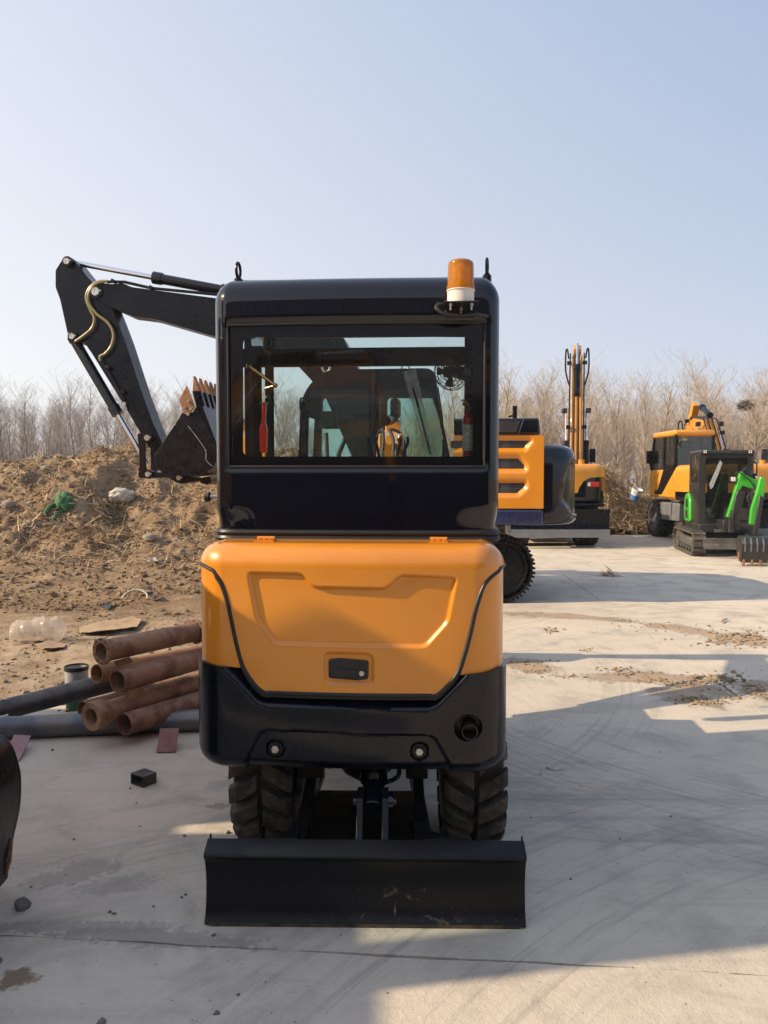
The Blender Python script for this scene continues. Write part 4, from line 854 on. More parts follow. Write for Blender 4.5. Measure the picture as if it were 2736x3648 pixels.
# ============================================================ tracked excavator parked side-on behind the small one
def cab_box(parent, x0, x1, y0, y1, z0, z1, m, glass, zsill=None, xf=None, rake=.0, name='cab', panes=True, pw=.07, low=None):
    # a cab: floor skirt, corner posts, roof, glass panes on four sides (y0 is its back, y1 its front)
    zs = zsill or z0 + (z1 - z0) * .35; mb = MB(xf)
    mb.bx(x0, x1, y0, y1, z0, zs)
    c = mb.obj(name, low or m, parent, bevel=.03)
    for x in (x0, x1 - pw):
        ym = y0 + (y1 - y0) * .42
        for pp in ([(y0, zs), (y0 + pw, zs), (y0 + pw, z1 - .08), (y0, z1 - .08)], [(y1 - pw, zs), (y1, zs), (y1 - rake, z1 - .08), (y1 - rake - pw, z1 - .08)], [(ym, zs), (ym + pw, zs), (ym + pw, z1 - .08), (ym, z1 - .08)]):
            mb = MB(xf); mb.prism(pp, x, x + pw, 'x'); mb.obj('pillar', BLACKM, c, bevel=.008)
    mb = MB(xf); mb.bx(x0 - .015, x1 + .015, y0 - .015, y1 - rake + .03, z1 - .16, z1); mb.obj('roof', m, c, bevel=.06)
    if panes:
        g = .03
        mb = MB(xf); mb.bx(x0 + pw, x1 - pw, y0 + g, y0 + g + .006, zs, z1 - .16); mb.obj('rear_window', glass, c)
        mb = MB(xf); mb.prism([(y1 - g, zs), (y1 - g - .006, zs), (y1 - g - rake - .006, z1 - .16), (y1 - g - rake, z1 - .16)], x0 + pw, x1 - pw, 'x'); mb.obj('windscreen', glass, c)
        for x in (x0 + g, x1 - g - .006): mb = MB(xf); mb.prism([(y0 + pw, zs), (y1 - pw, zs), (y1 - rake - pw, z1 - .16), (y0 + pw, z1 - .16)], x, x + .006, 'x'); mb.obj('side_window', glass, c)
    return c
def gmesh(name, m, col=(.03, .03, .032), hexs=32.0):
    m, n, b, o = nt_new(name); v = nd(n, 'TexCoord').outputs['Object']; vo = nd(n, 'TexVoronoi', feature='DISTANCE_TO_EDGE'); vo.inputs['Scale'].default_value = hexs; vo.inputs['Randomness'].default_value = .12; n.links.new(v, vo.inputs['Vector'])
    n.links.new(mixc(n, ramp(n, vo.outputs['Distance'], .12, .2), (.05, .05, .055), (.004, .004, .004)), b.inputs['Base Color']); b.inputs['Roughness'].default_value = .4
    return m
GRILLE = gmesh('mesh_grille', None)
TO = (.1, 11.12, 0); FT = Frame(TO[0], TO[1], R(-6)); TX = Matrix.Rotation(R(-6), 4, 'Z')
crw = thing('tracked_excavator', 'large orange tracked excavator with a black boom parked side-on behind the small one', 'excavator', TO)
BY = .28                                # centre plane of the boom
def T4(u, v, ly=BY - .17): return FT.Y(c4(u, v), ly)
TD = lambda x, y, ly: FT.Y(D(x, y), ly)
ap = [T4(*q) for q in ((172, 96), (215, 82), (258, 96), (300, 150), (385, 255), (450, 322), (520, 345), (592, 520), (640, 640), (700, 800), (830, 1200), (940, 1500), (1030, 1690), (985, 1770), (900, 1690), (700, 1350), (420, 900), (350, 800), (262, 800), (215, 735), (150, 440), (112, 340), (112, 195))]
mb = MB(TX); mb.prism(round_poly(ap, .03, 3), BY - .17, BY + .17, 'y'); arm = mb.obj('arm', NAVY, crw, bevel=.012)
bp_ = [T4(*q) for q in ((430, 330), (470, 300), (600, 318), (690, 308), (760, 342), (1505, 440))] + [TD(*q, BY - .17) for q in ((600, 650), (680, 672), (742, 729), (774, 797), (850, 960), (880, 1010), (800, 1030), (760, 985), (700, 850), (620, 765))] + [T4(*q) for q in ((1475, 760), (920, 600), (790, 582), (720, 575), (600, 520), (470, 455), (420, 400))]
mb = MB(TX); mb.prism(round_poly(bp_, .05, 3), BY - .21, BY + .21, 'y'); boomT = mb.obj('boom', NAVY, crw, bevel=.015)
p_ = T4(1600, 380, BY); mb = MB(TX); mb.prism([(p_[0] - .12, p_[1] + .1), (p_[0] + .1, p_[1] + .08), (p_[0] + .25, p_[1] - .5), (p_[0] - .3, p_[1] - .4)], BY - .1, BY + .1, 'y'); mb.obj('cylinder_lug', NAVY, boomT, bevel=.015)
mb = MB(TX); q = [T4(*q) for q in ((700, 520), (780, 545), (925, 592), (915, 608), (780, 590), (705, 545))]; mb.prism(q, BY - .225, BY - .212, 'y'); mb.obj('gusset', NAVY, boomT)
for (a, b2, f, r, nm) in (((310, 140), (1600, 380), .5, .075, 'arm_cylinder'), ((268, 770), (885, 1830), .58, .075, 'bucket_cylinder')):
    p0, p1 = T4(*a, BY), T4(*b2, BY)
    if nm == 'arm_cylinder': p0, p1 = p1, p0
    ram(crw, (p0[0], BY - (.0 if nm[0] == 'a' else .02), p0[1]), (p1[0], BY, p1[1]), r, f if nm[0] == 'a' else .60, nm, BLACKP, TX)
for (u, v, r, par) in ((218, 125, .045, arm), (460, 380, .06, arm), (262, 757, .042, arm), (895, 1612, .042, arm), (902, 1918, .038, arm), (1163, 1948, .036, arm)):
    x, z = T4(u, v, BY - .2); mb = MB(TX); mb.cyl((x, BY - .235, z), (x, BY - .1, z), r * 1.7, n=28); mb.obj('pin_boss', BLACKM, par, bevel=.006)
    mb = MB(TX); mb.lathe([(0, -.246), (r * .35, -.246), (r * .4, -.250), (r, -.250), (r, -.22)], (x, BY, z), 'y', 24); mb.hexbolt((x + r * 1.25, BY - .238, z + r * .2), 'y', .012, .01); mb.obj('pin', STEEL, par)
for pts in (((560, 292), (480, 295), (410, 345), (378, 430), (412, 530), (446, 600), (430, 680), (370, 740), (285, 800)), ((540, 290), (450, 320), (398, 400), (402, 480), (470, 570), (560, 640), (606, 730), (592, 830), (540, 900), (495, 925), (500, 962))):
    mb = MB(TX); mb.tube(spline([(*[T4(*q, BY - .22)[0]], BY - .24, T4(*q, BY - .22)[1]) for q in pts], 6), .021, 8); mb.obj('hydraulic_hose', HOSE, crw)
for pts, r in ((((545, 292), (600, 290), (690, 292), (920, 345), (1540, 405)), .022), (((500, 960), (560, 1060), (690, 1290)), .02)):
    mb = MB(TX); mb.tube([(T4(*q, BY - .22)[0], BY - .2, T4(*q, BY - .22)[1]) for q in pts], r, 8); pip = mb.obj('oil_pipe', BLACKM, crw)
for q in ((605, 290), (925, 345), (565, 1018), (690, 1228)):
    x, z = T4(*q, BY - .2); mb = MB(TX); mb.box((x, BY - .2, z), (.06, .1, .05), (0, .5, 0)); mb.obj('pipe_clamp', BLACKM, crw, bevel=.006)
x, z = T4(700, 1330, BY - .2); mb = MB(TX); mb.box((x, BY - .22, z), (.05, .05, .06), (0, .45, 0)); mb.cyl((x, BY - .22, z), (x + .03, BY - .22, z - .08), .018, n=10); mb.obj('hose_fitting', STEEL, crw)
a, b2 = T4(895, 1612, BY), T4(902, 1918, BY)
for dy in (-.22, .2):
    mb = MB(TX); mb.prism(round_poly([(a[0] - .07, a[1] + .06), (a[0] + .07, a[1] + .06), (a[0] + .045, a[1] - .15), (b2[0] + .045, b2[1] + .15), (b2[0] + .07, b2[1] - .06), (b2[0] - .07, b2[1] - .06), (b2[0] - .045, b2[1] + .15), (a[0] - .045, a[1] - .15)], .05), BY + dy - .02, BY + dy + .02, 'y'); mb.obj('link', BLACKP, crw, bevel=.005)
mb = MB(TX); mb.prism(round_poly([T4(*q, BY - .2) for q in ((900, 1890), (960, 1900), (1080, 1910), (1200, 1935), (1300, 1955), (1420, 1935), (1428, 1985), (1390, 2010), (1335, 1990), (1330, 1965), (1360, 1985), (1385, 1965), (1250, 1985), (1180, 2000), (1130, 1985), (1060, 1945), (900, 1950))], .015, 2), BY - .2, BY + .2, 'y'); mb.obj('quick_coupler', BLACKM, crw, bevel=.008)
# bucket: two side plates and a wrapped shell
b0, b1 = BY - .52, BY + .52; TB = lambda u, v: FT.Y(c4(u, v), b0)
side = [TB(*q) for q in ((1270, 1395), (1180, 1400), (940, 1770), (960, 1860), (1010, 1905), (1100, 1925), (1250, 1935), (1370, 1915), (1440, 1860), (1500, 1760), (1480, 1690), (1300, 1350))]
bk = None
for y0_, y1_ in ((b0, b0 + .03), (b1 - .03, b1)):
    mb = MB(TX); mb.prism(side, y0_, y1_, 'y'); o = mb.obj('bucket_side', BLACKM, crw, bevel=.006)
    if bk is None: bk = o
wrap = [Vector((p[0], 0, p[1])) for p in side[1:10]]; mb = MB(TX); inn = []
cen = sum(wrap, Vector()) / len(wrap)
w2 = [(p.x, p.z) for p in wrap] + [(p.x + (cen.x - p.x) * .07, p.z + (cen.z - p.z) * .07) for p in wrap[::-1]]
mb.prism(w2, b0 + .03, b1 - .03, 'y'); mb.obj('bucket_shell', BLACKM, crw)
lip = [TB(*q) for q in ((1262, 1215), (1310, 1225), (1345, 1330), (1500, 1740), (1470, 1760), (1300, 1360))]
mb = MB(TX); mb.prism(lip, b0 + .02, b1 - .02, 'y'); mb.obj('lip_plate', NAVY, crw, bevel=.006)
cut = [TB(*q) for q in ((1225, 1170), (1162, 1290), (1200, 1405), (1240, 1428), (1292, 1350))]
mb = MB(TX); mb.prism(cut, b0 - .025, b0 - .002, 'y'); sc_ = mb.obj('side_cutter', WEAR, crw, bevel=.004)
for q in ((1240, 1305), (1212, 1357), (1262, 1370), (1240, 1413)):
    x, z = TB(*q); mb = MB(TX); mb.hexbolt((x, b0 - .03, z), 'y', .022, .014); mb.obj('bolt', STEEL, sc_)
tb = [TB(*q) for q in ((1257, 1215), (1264, 1082), (1272, 1085), (1322, 1212), (1300, 1222))]
for k in range(5):
    y = b0 + .06 + k * .23; mb = MB(TX); mb.prism(tb, y, y + .08, 'y'); mb.obj('tooth', WEAR, crw, bevel=.01)
    mb = MB(TX); mb.prism([TB(*q) for q in ((1255, 1210), (1325, 1208), (1358, 1335), (1290, 1300))], y - .005, y + .085, 'y'); mb.obj('tooth_adapter', NAVY, crw, bevel=.012)
x, z = TB(1520, 1700); pts = [(TB(*q)[0], b0 - .02, TB(*q)[1]) for q in ((1235, 1510), (1320, 1620), (1385, 1720), (1390, 1800), (1440, 1850))]; mb = MB(TX); mb.tube(spline(pts, 6), .006, 6); mb.obj('wire', STEEL, crw)
# house
SP = -1.22
def TP(u, v, ly=SP): return FT.Y(d1(u, v), ly)
xe = TP(517, 800)[0]; zt0 = TP(300, 420)[1]; zb0 = TP(300, 1138)[1]; zn = TP(300, 1305)[1]; xl = TD(945, 900, -1.2)[0] + .2
ho = MB(TX); hp = [(xl, zb0), (xe, zb0), (xe, zt0), (xl, zt0)]; ho.bx(xl, xe, SP + .075, 1.22, zb0, zt0); house = ho.obj('engine_house', ORANGE, crw, bevel=.015)
gr = []
for q in (((-400, 468), (375, 468), (322, 540), (-400, 540)), ((-400, 645), (262, 645), (325, 705), (325, 745), (-400, 745)), ((-400, 885), (325, 885), (325, 925), (258, 985), (-400, 985))): gr.append([TP(*k_) for k_ in q])
sk = lines(xl, xe, .022); st_ = lines(zb0, zt0, .022)
def d_panel(s, t):
    d = 0 * s
    for g_ in gr: d = d - .05 * sstep(.05, .005, sd_poly(s, t, g_)[0])
    return d
patch('side_door', ORANGE, crw, sk, st_, lambda s, t, d: (s, SP - d, t), None, (), Disp(d_panel, gr), .03, TX)
for g_ in gr: mb = MB(TX); mb.prism(g_, SP + .048, SP + .062, 'y'); mb.obj('vent_mesh', GRILLE, crw)
WRAP = mk('blue_film', (.010, .013, .055), .25, 0, .6, (.016, .02, .09), 3, bump=.01, bsc=7)
mb = MB(TX); mb.bx(-.62, xe, SP - .02, 1.2, zn, zb0 - .012); mb.obj('side_sill', WRAP, crw, bevel=.03)
zc0, zc1 = TP(300, 410)[1], TP(300, 236)[1]; xc = TP(500, 400)[0]
mb = MB(TX); mb.prism([(xl, zc0 + .01), (xc, zc0 + .01), (xc - .02, zc1), (xl, zc1)], -1.05, .2, 'y'); mb.obj('bonnet', BLACKP, crw, bevel=.03)
mb = MB(TX); mb.prism([TP(*q, -1.05) for q in ((-300, 275), (282, 275), (250, 385), (-300, 385))], -1.056, -1.051, 'y'); mb.obj('bonnet_mesh', GRILLE, crw)
mb = MB(TX); q = [TP(*q, -1.05) for q in ((318, 240), (325, 248), (275, 398), (262, 400))]; mb.prism(q, -1.07, -1.05, 'y'); mb.obj('trim_strip', CHROME, crw)
mb = MB(TX); x, z = TP(232, 236, -.8); mb.cyl((x, -.8, z - .05), (x, -.8, z + .14), .03, n=12); mb.tube([(x - .08, -.8, z), (x, -.8, z + .03)], .012); mb.obj('filler_neck', BLACKM, crw)
xcw = TP(830, 1000, -.9)[0]; CWS = shell(1.2, xcw, .5, zn, zt0 - .01, .12, .16, .07)
CX90 = TX @ Matrix.Rotation(R(90), 4, 'Z')
se = CWS.side(-(xe + .012)); gp = [(-1.15, 1.30), (-1.12, 1.55), (-.98, 1.78), (-.62, 1.86), (-.4, 1.8), (-.4, 1.16), (-.9, 1.12)]
def d_cwT(s, t): return -.05 * sstep(.03, -.02, sd_poly(np.abs(s) * -1, t, [(a, b2) for a, b2 in gp])[0]) - .10 * sstep(zt0 - .36, zt0 - .02, t)
patch('counterweight', BLACKP, crw, lines(-se, se, .035), lines(CWS.tmin, CWS.tmax, .03), CWS, None, (), d_cwT, .05, CX90)
mb = MB(TX); mb.bx(xe + .02, xcw - .5, -1.0, 1.0, zt0 - .14, zt0 - .11); mb.obj('counterweight_top', BLACKP, crw)
mb = MB(TX); mb.bx(xl - 1.6, xl + .02, .55, 1.15, zb0, zt0 - .55); mb.obj('tool_box', ORANGE, crw, bevel=.03)
mb = MB(TX); mb.bx(-1.9, xe, -1.0, 1.0, zn + .02, zn + .16); mb.obj('main_frame', BLACKM, crw)
# cab of the tracked machine
cx0, cx1 = TD(650, 900, -1.2)[0], TD(945, 900, -1.2)[0]; ctop = TD(800, 797, -1.2)[1]
zsl = zn + .75
prof = round_poly([(cx0 + .10, zn + .05), (cx1 + .18, zn + .05), (cx1 + .14, zsl), (cx1 - .04, ctop), (cx0 + .28, ctop), (cx0, ctop - .32), (cx0 - .04, zsl)], [.05, .05, .02, .12, .2, .25, .02], 4)
TC8 = lambda u, v: FT.Y(c8(u, v), -1.2)
w1 = round_poly([TC8(*q) for q in ((500, 430), (880, 418), (880, 860), (490, 860))], .06, 3); w2_ = round_poly([TC8(*q) for q in ((950, 430), (1270, 430), (1330, 620), (1350, 760), (1345, 860), (950, 860))], .05, 3)
xs, xz = [p[0] for p in prof], [p[1] for p in prof]
for y in (-1.2, -.2):
    patch('cab_side', BLACKP, crw, lines(min(xs), max(xs), .025), lines(min(xz), max(xz), .025), lambda s, t, d, y=y: (s, y - d, t), prof, (), Disp(lambda s, t: 0 * s, [w1, w2_]), -.05 if y > -.5 else .05, TX)
    for w in (w1, w2_): mb = MB(TX); mb.prism(w, y + .012, y + .016, 'y'); mb.obj('cab_window', GLASS, crw)
top = [(p[0], p[1]) for p in prof if p[1] > zsl + .4]; top2 = top + [(a * .985 + .015 * (cx0 + cx1) / 2, b2 - .05) for a, b2 in top[::-1]]
mb = MB(TX); mb.prism(top2, -1.195, -.205, 'y'); mb.obj('cab_roof', BLACKP, crw)
mb = MB(TX); mb.ringprism(round_poly([TC8(*q) for q in ((903, 326), (1290, 326), (1400, 860), (903, 860))], .05, 3), round_poly([TC8(*q) for q in ((925, 345), (1275, 345), (1375, 850), (925, 850))], .05, 3), -1.225, -1.203, 'y'); mb.obj('door_frame', BLACKM, crw, bevel=.006)
mb = MB(TX); mb.bx(cx0 + .5, cx0 + 1.0, -.9, -.45, zn + .1, zn + .55).box((cx0 + 1.08, -.68, zn + .95), (.16, .5, .85), (0, .15, 0)).box((cx0 + 1.16, -.68, zn + 1.5), (.12, .3, .25)); mb.obj('seat', PLASTIC, crw, bevel=.04)
mb = MB(TX); mb.tube([(cx0 + .3, -.8, zn + .1), (cx0 + .42, -.8, zn + .9), (cx0 + .5, -.8, zn + 1.1)], .035, 8).tube([(cx0 + .25, -.5, zn + .1), (cx0 + .2, -.5, zn + 1.2)], .03, 8).box((cx0 + .3, -.75, zn + 1.35), (.2, .25, .22)); mb.obj('controls', PLASTIC, crw, bevel=.02)
mb = MB(TX); q = TC8(500, 500); mb.tube(spline([(q[0], -1.26, q[1]), (q[0] - .08, -1.3, q[1] + .03), (q[0] - .08, -1.3, q[1] - .12), (q[0], -1.26, q[1] - .12)], 5), .014, 8); mb.obj('grab_rail', BLACKM, crw)
for u in (610, 1112):
    x, z = FT.Y(c8(u, 292), -.7); z = ctop - .02; mb = MB(TX); mb.cyl((x, -.7, z - .02), (x, -.7, z + .05), .03, n=10); mb.tube([(x + .05 * math.cos(t), -.7, z + .11 + .055 * math.sin(t)) for t in np.linspace(0, 6.2832, 17)[:-1]], .017, 8, closed=True); mb.obj('lifting_eye', STEEL, crw)
# crawler tracks
SHOE = None
def crawler(parent, xa, xb, y0, y1, r, z, nsh, xf=None, name='crawler_track', grouser=.035, mshoe=None, mfr=None):
    mshoe = mshoe or BLACKD; mb = MB(xf); mb.bx(xa, xb, y0 + .06, y1 - .06, z - r * .45, z + r * .4); f = mb.obj(name, mfr or BLACKM, parent, bevel=.04)
    for x in (xa, xb):
        mb = MB(xf); mb.lathe([(0, y0 + .05), (r * .3, y0 + .05), (r * .34, y0 + .09), (r * .74, y0 + .10), (r * .8, y0 + .06), (r * .86, y0 + .06), (r * .86, y1 - .06), (0, y1 - .06)], (x, 0, z), 'y', 36); mb.obj('idler', mfr or BLACKM, f)
    for k in range(6): x = xa + (xb - xa) * (k + .5) / 6; mb = MB(xf); mb.cyl((x, y0 + .05, z - r * .66), (x, y1 - .05, z - r * .66), r * .2, n=16); mb.obj('roller', mfr or BLACKM, f)
    L = 2 * (xb - xa) + 2 * math.pi * r; me = None
    for k in range(nsh):
        s = L * k / nsh; d = xb - xa
        if s < d: x, zz, a = xa + s, z + r, 0
        elif s < d + math.pi * r: t = (s - d) / r; x, zz, a = xb + r * math.sin(t), z + r * math.cos(t), t
        elif s < 2 * d + math.pi * r: x, zz, a = xb - (s - d - math.pi * r), z - r, math.pi
        else: t = (s - 2 * d - math.pi * r) / r; x, zz, a = xa - r * math.sin(t), z - r * math.cos(t), math.pi + t
        if me is None:
            p = L / nsh * .94 / 2; q = MB(); q.bx(-p, p, y0, y1, -.02, .0)
            if grouser:
                for gx_ in (-.8, 0.0, .8): q.bx(p * gx_ - .012, p * gx_ + .012, y0 + .004, y1 - .004, 0, grouser)
                q.bx(-p * .8, p * .8, y0 + (y1 - y0) * .3, y0 + (y1 - y0) * .38, -.09, -.021); q.bx(-p * .8, p * .8, y0 + (y1 - y0) * .62, y0 + (y1 - y0) * .7, -.09, -.021)
            else: q.bx(-p * .55, p * .55, y0 + .004, y1 - .004, 0, .03)
            sh = q.obj('track_shoe', mshoe, f); me = sh.data
        else: sh = bpy.data.objects.new('track_shoe', me); COL.objects.link(sh); sh.parent = f
        sh.matrix_local = (xf or Matrix.Identity(4)) @ Matrix.Translation((x, 0, zz)) @ Matrix.Rotation(a, 4, 'Y')
    return f
tr1 = AT(D(1152, 1230), 9.9 + .1).x - TO[0]; rT = .40
for y0_, y1_ in ((-1.24, -.74), (.74, 1.24)): crawler(crw, tr1 - rT - 2.75, tr1 - rT - .03, y0_, y1_, rT, rT + .035, 50)
mb = MB(); mb.bx(-1.4, 1.2, -.7, .7, .5, .8).cyl((0, 0, .75), (0, 0, zn + .03), .6, n=36); mb.obj('undercarriage', BLACKM, crw, bevel=.02)
# ============================================================ wheeled excavators
LAMP = mk('red_lamp', (.5, .03, .02), .2, 0, .6); LAMPW = mk('clear_lamp', (.7, .68, .62), .15, 0, .6)
def wexc(label, loc, yaw, paint, boom, armp, bx_=.32, black_tail=False, blade=True, twin=True, bucket=True, cabz=2.72, group='wheeled excavators', bw=.17, bswing=0, hoodw=1.12, swing=0, boommat=None, bz=(.26, .88)):
    t = thing('wheeled_excavator', label, 'excavator', loc, yaw, group); X_ = Matrix.Rotation(swing, 4, 'Z'); bm_ = boommat or paint
    mb = MB(); mb.bx(-.42, .42, -1.75, 1.9, .58, .92).bx(-.95, .95, -.55, .55, .62, .95).bx(-1.02, 1.02, -1.95, -1.25, .93, 1.0); mb.obj('chassis', BLACKM, t, bevel=.03)
    for yy in (-1.1, 1.35):
        mb = MB(); mb.cyl((-.7, yy, .5), (.7, yy, .5), .12, n=18); mb.sphere((0, yy, .5), .24); mb.obj('axle', BLACKM, t)
        for sd in (-1, 1): wheel(t, (sd * .80, yy, .5), .5, .46, sd, GREYP, None, RUBBER, 20)
    for sd in (-1, 1):
        mb = MB(); mb.prism([(-.5, .95), (-.5, .5), (.62, .5), (.78, .95)], sd * .62 if sd > 0 else -1.08, 1.08 if sd > 0 else -.62, 'x'); mb.obj('step_box', GREYP if sd < 0 else BLACKM, t, bevel=.03)
        mb = MB(); mb.prism([(-1.72, .98), (-1.72, 1.04), (-.5, 1.04), (-.42, .95), (-.55, .95), (-.62, .98)], sd * .6 if sd > 0 else -1.06, 1.06 if sd > 0 else -.6, 'x'); mb.obj('mudguard', BLACKM, t, bevel=.01)
    if blade:
        mb = MB(); mb.prism([(-2.10, bz[0]), (-2.05, bz[0] + .15), (-2.04, .6), (-2.09, bz[1]), (-2.03, bz[1]), (-1.98, .6), (-2.0, bz[0] + .1), (-2.05, bz[0])], -1.1, 1.1, 'x'); bl_ = mb.obj('dozer_blade', NAVY, t, bevel=.005)
        mb = MB(); mb.prism([(-2.115, bz[0] - .01), (-2.085, bz[0] + .17), (-2.07, bz[0] + .17), (-2.085, bz[0] - .01)], -1.1, 1.1, 'x'); mb.obj('cutting_edge', GREYP, bl_)
        for sd in (-1, 1): mb = MB(); mb.bx(sd * .35 - .06, sd * .35 + .06, -2.0, -1.6, .45, .7); mb.obj('blade_arm', BLACKM, t)
    mb = MB(X_); mb.cyl((0, 0, .92), (0, 0, 1.08), .55, n=36); mb.obj('swing_ring', BLACKM, t)
    W = hoodw; hs = shell(W, 1.78, .28, 1.0, 1.88, .1, .14, .14); sE = hs.side(-.35)
    def dh(s, tt): return -.02 * sstep(1.24, 1.20, tt) if not black_tail else 0 * s
    pb = [(-sE, 1.24), (sE, 1.24), (sE, hs.tmax), (-sE, hs.tmax)]
    if black_tail: pb = [(-sE, 1.24), (-.9, 1.24), (.42, 1.24), (.45, 1.35), (.55, 1.5), (.7, 1.58), (1.03, 1.6), (1.18, 1.6), (1.18, 1.24), (sE, 1.24), (sE, hs.tmax), (-sE, hs.tmax)]
    patch('engine_cover', paint, t, lines(-sE, sE, .04), lines(1.2, hs.tmax, .035), hs, pb, disp=lambda s, tt: 0 * s + .01, thick=.03, xf=X_)
    patch('counterweight', BLACKP, t, lines(-sE, sE, .05), lines(hs.tmin, 1.7 if black_tail else 1.26, .04), hs, None, disp=lambda s, tt: 0 * s - .006, thick=.03, xf=X_)
    mb = MB(X_); mb.bx(-W + .14, W - .14, -1.7, -.3, 1.80, 1.885); mb.obj('bonnet_top', paint, t)
    mb = MB(X_); mb.bx(-W + .02, W - .02, -.36, .25, 1.04, 1.7).bx(.15, W - .02, .25, 1.0, 1.04, 1.6); mb.obj('side_box', paint, t, bevel=.05)
    for sd in (-1, 1):
        p = hs(sd * (.86 if not black_tail else .78), 1.43, .012); mb = MB(X_)
        if black_tail: mb.box(p, (.26, .02, .11)); lm = mb.obj('tail_lamp', LAMP, t, bevel=.01); mb = MB(X_); mb.box((p[0] - sd * 0 - .1, p[1] - .008, p[2]), (.06, .012, .08)); mb.obj('reverse_lens', LAMPW, lm)
        else: mb.lathe([(.085, -.02), (.085, .012), (.07, .02), (0, .02)], (0, 0, 0), 'y', 20); mb.bm.transform(Matrix.Translation(p) @ Matrix.Diagonal((.75, -1, 1.35, 1))); lm = mb.obj('tail_lamp', LAMP, t); mb = MB(X_); mb.box((p[0], p[1] - .018, p[2] + .06), (.08, .012, .06)); mb.obj('reverse_lens', LAMPW, lm, bevel=.004)
    c = cab_box(t, -W, -.12, -.32, 1.35, 1.08, cabz, paint, GLASS, 1.78, X_, .22)
    mb = MB(X_); mb.prism([(-.30, 1.76), (-.28, 1.9), (.3, 1.9), (.75, 1.25), (.95, 1.25), (.95, 1.15), (.5, 1.15)], -W - .012, -W + .006, 'x'); mb.obj('door_trim', BLACKM, c)
    mb = MB(X_); mb.box((-.62, .2, 2.02), (.5, .14, .62), (-.1, 0, 0)).box((-.62, .22, 2.42), (.32, .12, .2)).bx(-.87, -.37, .2, .7, 1.72, 1.8); mb.obj('seat', PLASTIC, c, bevel=.05)
    mb = MB(X_); mb.cyl((-.05, -.75, 1.87), (-.05, -.75, 2.12), .055, n=16); mb.tube([(-.05, -.75, 2.1), (-.05, -.78, 2.18), (-.05, -.86, 2.22)], .055, 12); mb.obj('exhaust_stack', BLACKM, t)
    mb = MB(X_); mb.cyl((.22, -.75, 1.87), (.22, -.75, 2.0), .06, n=16); mb.lathe([(.05, 0), (.13, .01), (.14, .07), (.12, .11), (0, .13)], (.22, -.75, 1.99), 'z', 20); mb.obj('air_intake', BLACKM, t)
    mb = MB(X_); mb.cyl((.72, -1.0, 1.87), (.72, -1.0, 1.98), .07, n=18); mb.cyl((.72, -1.0, 1.98), (.72, -1.0, 2.0), .08, n=18); mb.obj('filler_cap', paint, t, bevel=.006)
    for sd in (-1, 1):
        x = W + .02 if sd > 0 else -W - .02; y = -.2 if sd > 0 else 1.25; mb = MB(X_); mb.tube(spline([(x - sd * .05, y, 1.7), (x, y, 1.85), (x + sd * .06, y, 2.2)], 4), .016, 8); mr = mb.obj('mirror_arm', BLACKM, t); mb = MB(X_); mb.box((x + sd * .04, y - .02, 2.12), (.17, .05, .34)); mb.obj('mirror', BLACKP, mr, bevel=.03)
    # boom (list of y, z with half depth), arm, cylinders, hoses
    XB = X_ @ Matrix.Translation((bx_, .6, 0)) @ Matrix.Rotation(bswing, 4, 'Z') @ Matrix.Translation((-bx_, -.6, 0))
    def bar(nm, pts, hw_, m_):
        P = [Vector((0, a, b2)) for a, b2, _ in pts]; up_, dn = [], []
        for i, p in enumerate(P):
            d = (P[min(i + 1, len(P) - 1)] - P[max(i - 1, 0)]).normalized(); nn = Vector((0, -d.z, d.y)); up_.append(p + nn * pts[i][2]); dn.append(p - nn * pts[i][2])
        mb = MB(XB); mb.prism([(p.y, p.z) for p in up_ + dn[::-1]], bx_ - hw_, bx_ + hw_, 'x'); return mb.obj(nm, m_, t, bevel=.015), up_
    bo, upb = bar('boom', boom, bw, bm_); ar, _ = bar('arm', armp, bw * .76, bm_)
    hd = boom[-1]; k = len(boom) // 2
    a0 = (bx_, boom[k][0] - .12, boom[k][1] + boom[k][2] + .12); a1 = (bx_, armp[0][0], armp[0][1] + .08); ram(t, a0, a1, .075, .55, 'arm_cylinder', NAVY, XB)
    for sd in (-1, 1): ram(t, (bx_ + sd * .26, .75, 1.25), (bx_ + sd * .26, boom[k][0], boom[k][1]), .06, .62, 'boom_cylinder', BLACKM, XB)
    for sx_ in (-bw - .04, -.06, .05, bw + .04):
        mb = MB(XB); mb.tube([(bx_ + sx_, p.y - .05, p.z + .04) for p in upb], .02, 6); mb.obj('boom_pipe', BLACKM, t)
    for sd in (-1, 1):
        mb = MB(XB); e = upb[-1]; mb.tube(spline([(bx_ + sd * .22, e.y - .1, e.z - .1), (bx_ + sd * .26, e.y - .05, e.z + .15), (bx_ + sd * .3, e.y + .1, e.z + .1), (bx_ + sd * .30, e.y + .15, e.z - .4), (bx_ + sd * .2, e.y + .05, e.z - .8)], 6), .022, 6); mb.obj('hydraulic_hose', BLACKM, t)
        for f_ in (.35, .75):
            i = min(int(f_ * (len(upb) - 1)), len(upb) - 2); q = upb[i].lerp(upb[i + 1], .5); mb = MB(XB); mb.box((bx_ + sd * .2, q.y - .05, q.z + .04), (.12, .08, .1)); mb.obj('pipe_clamp', BLACKM, t, bevel=.01)
        mb = MB(XB); q = upb[k]; mb.box((bx_ + sd * .3, q.y, q.z - .1), (.13, .1, .13)); mb.obj('work_lamp', PLASTIC, t, bevel=.02)
    if bucket:
        e = armp[-1]; mb = MB(XB); mb.prism([(e[0] + .12, e[1] + .05), (e[0] + .35, e[1] - .25), (e[0] + .25, e[1] - .75), (e[0] - .35, e[1] - .85), (e[0] - .6, e[1] - .55), (e[0] - .2, e[1] - .5), (e[0] - .1, e[1])], bx_ - .4, bx_ + .4, 'x'); mb.obj('bucket', BLACKM, t, bevel=.02)
    return t
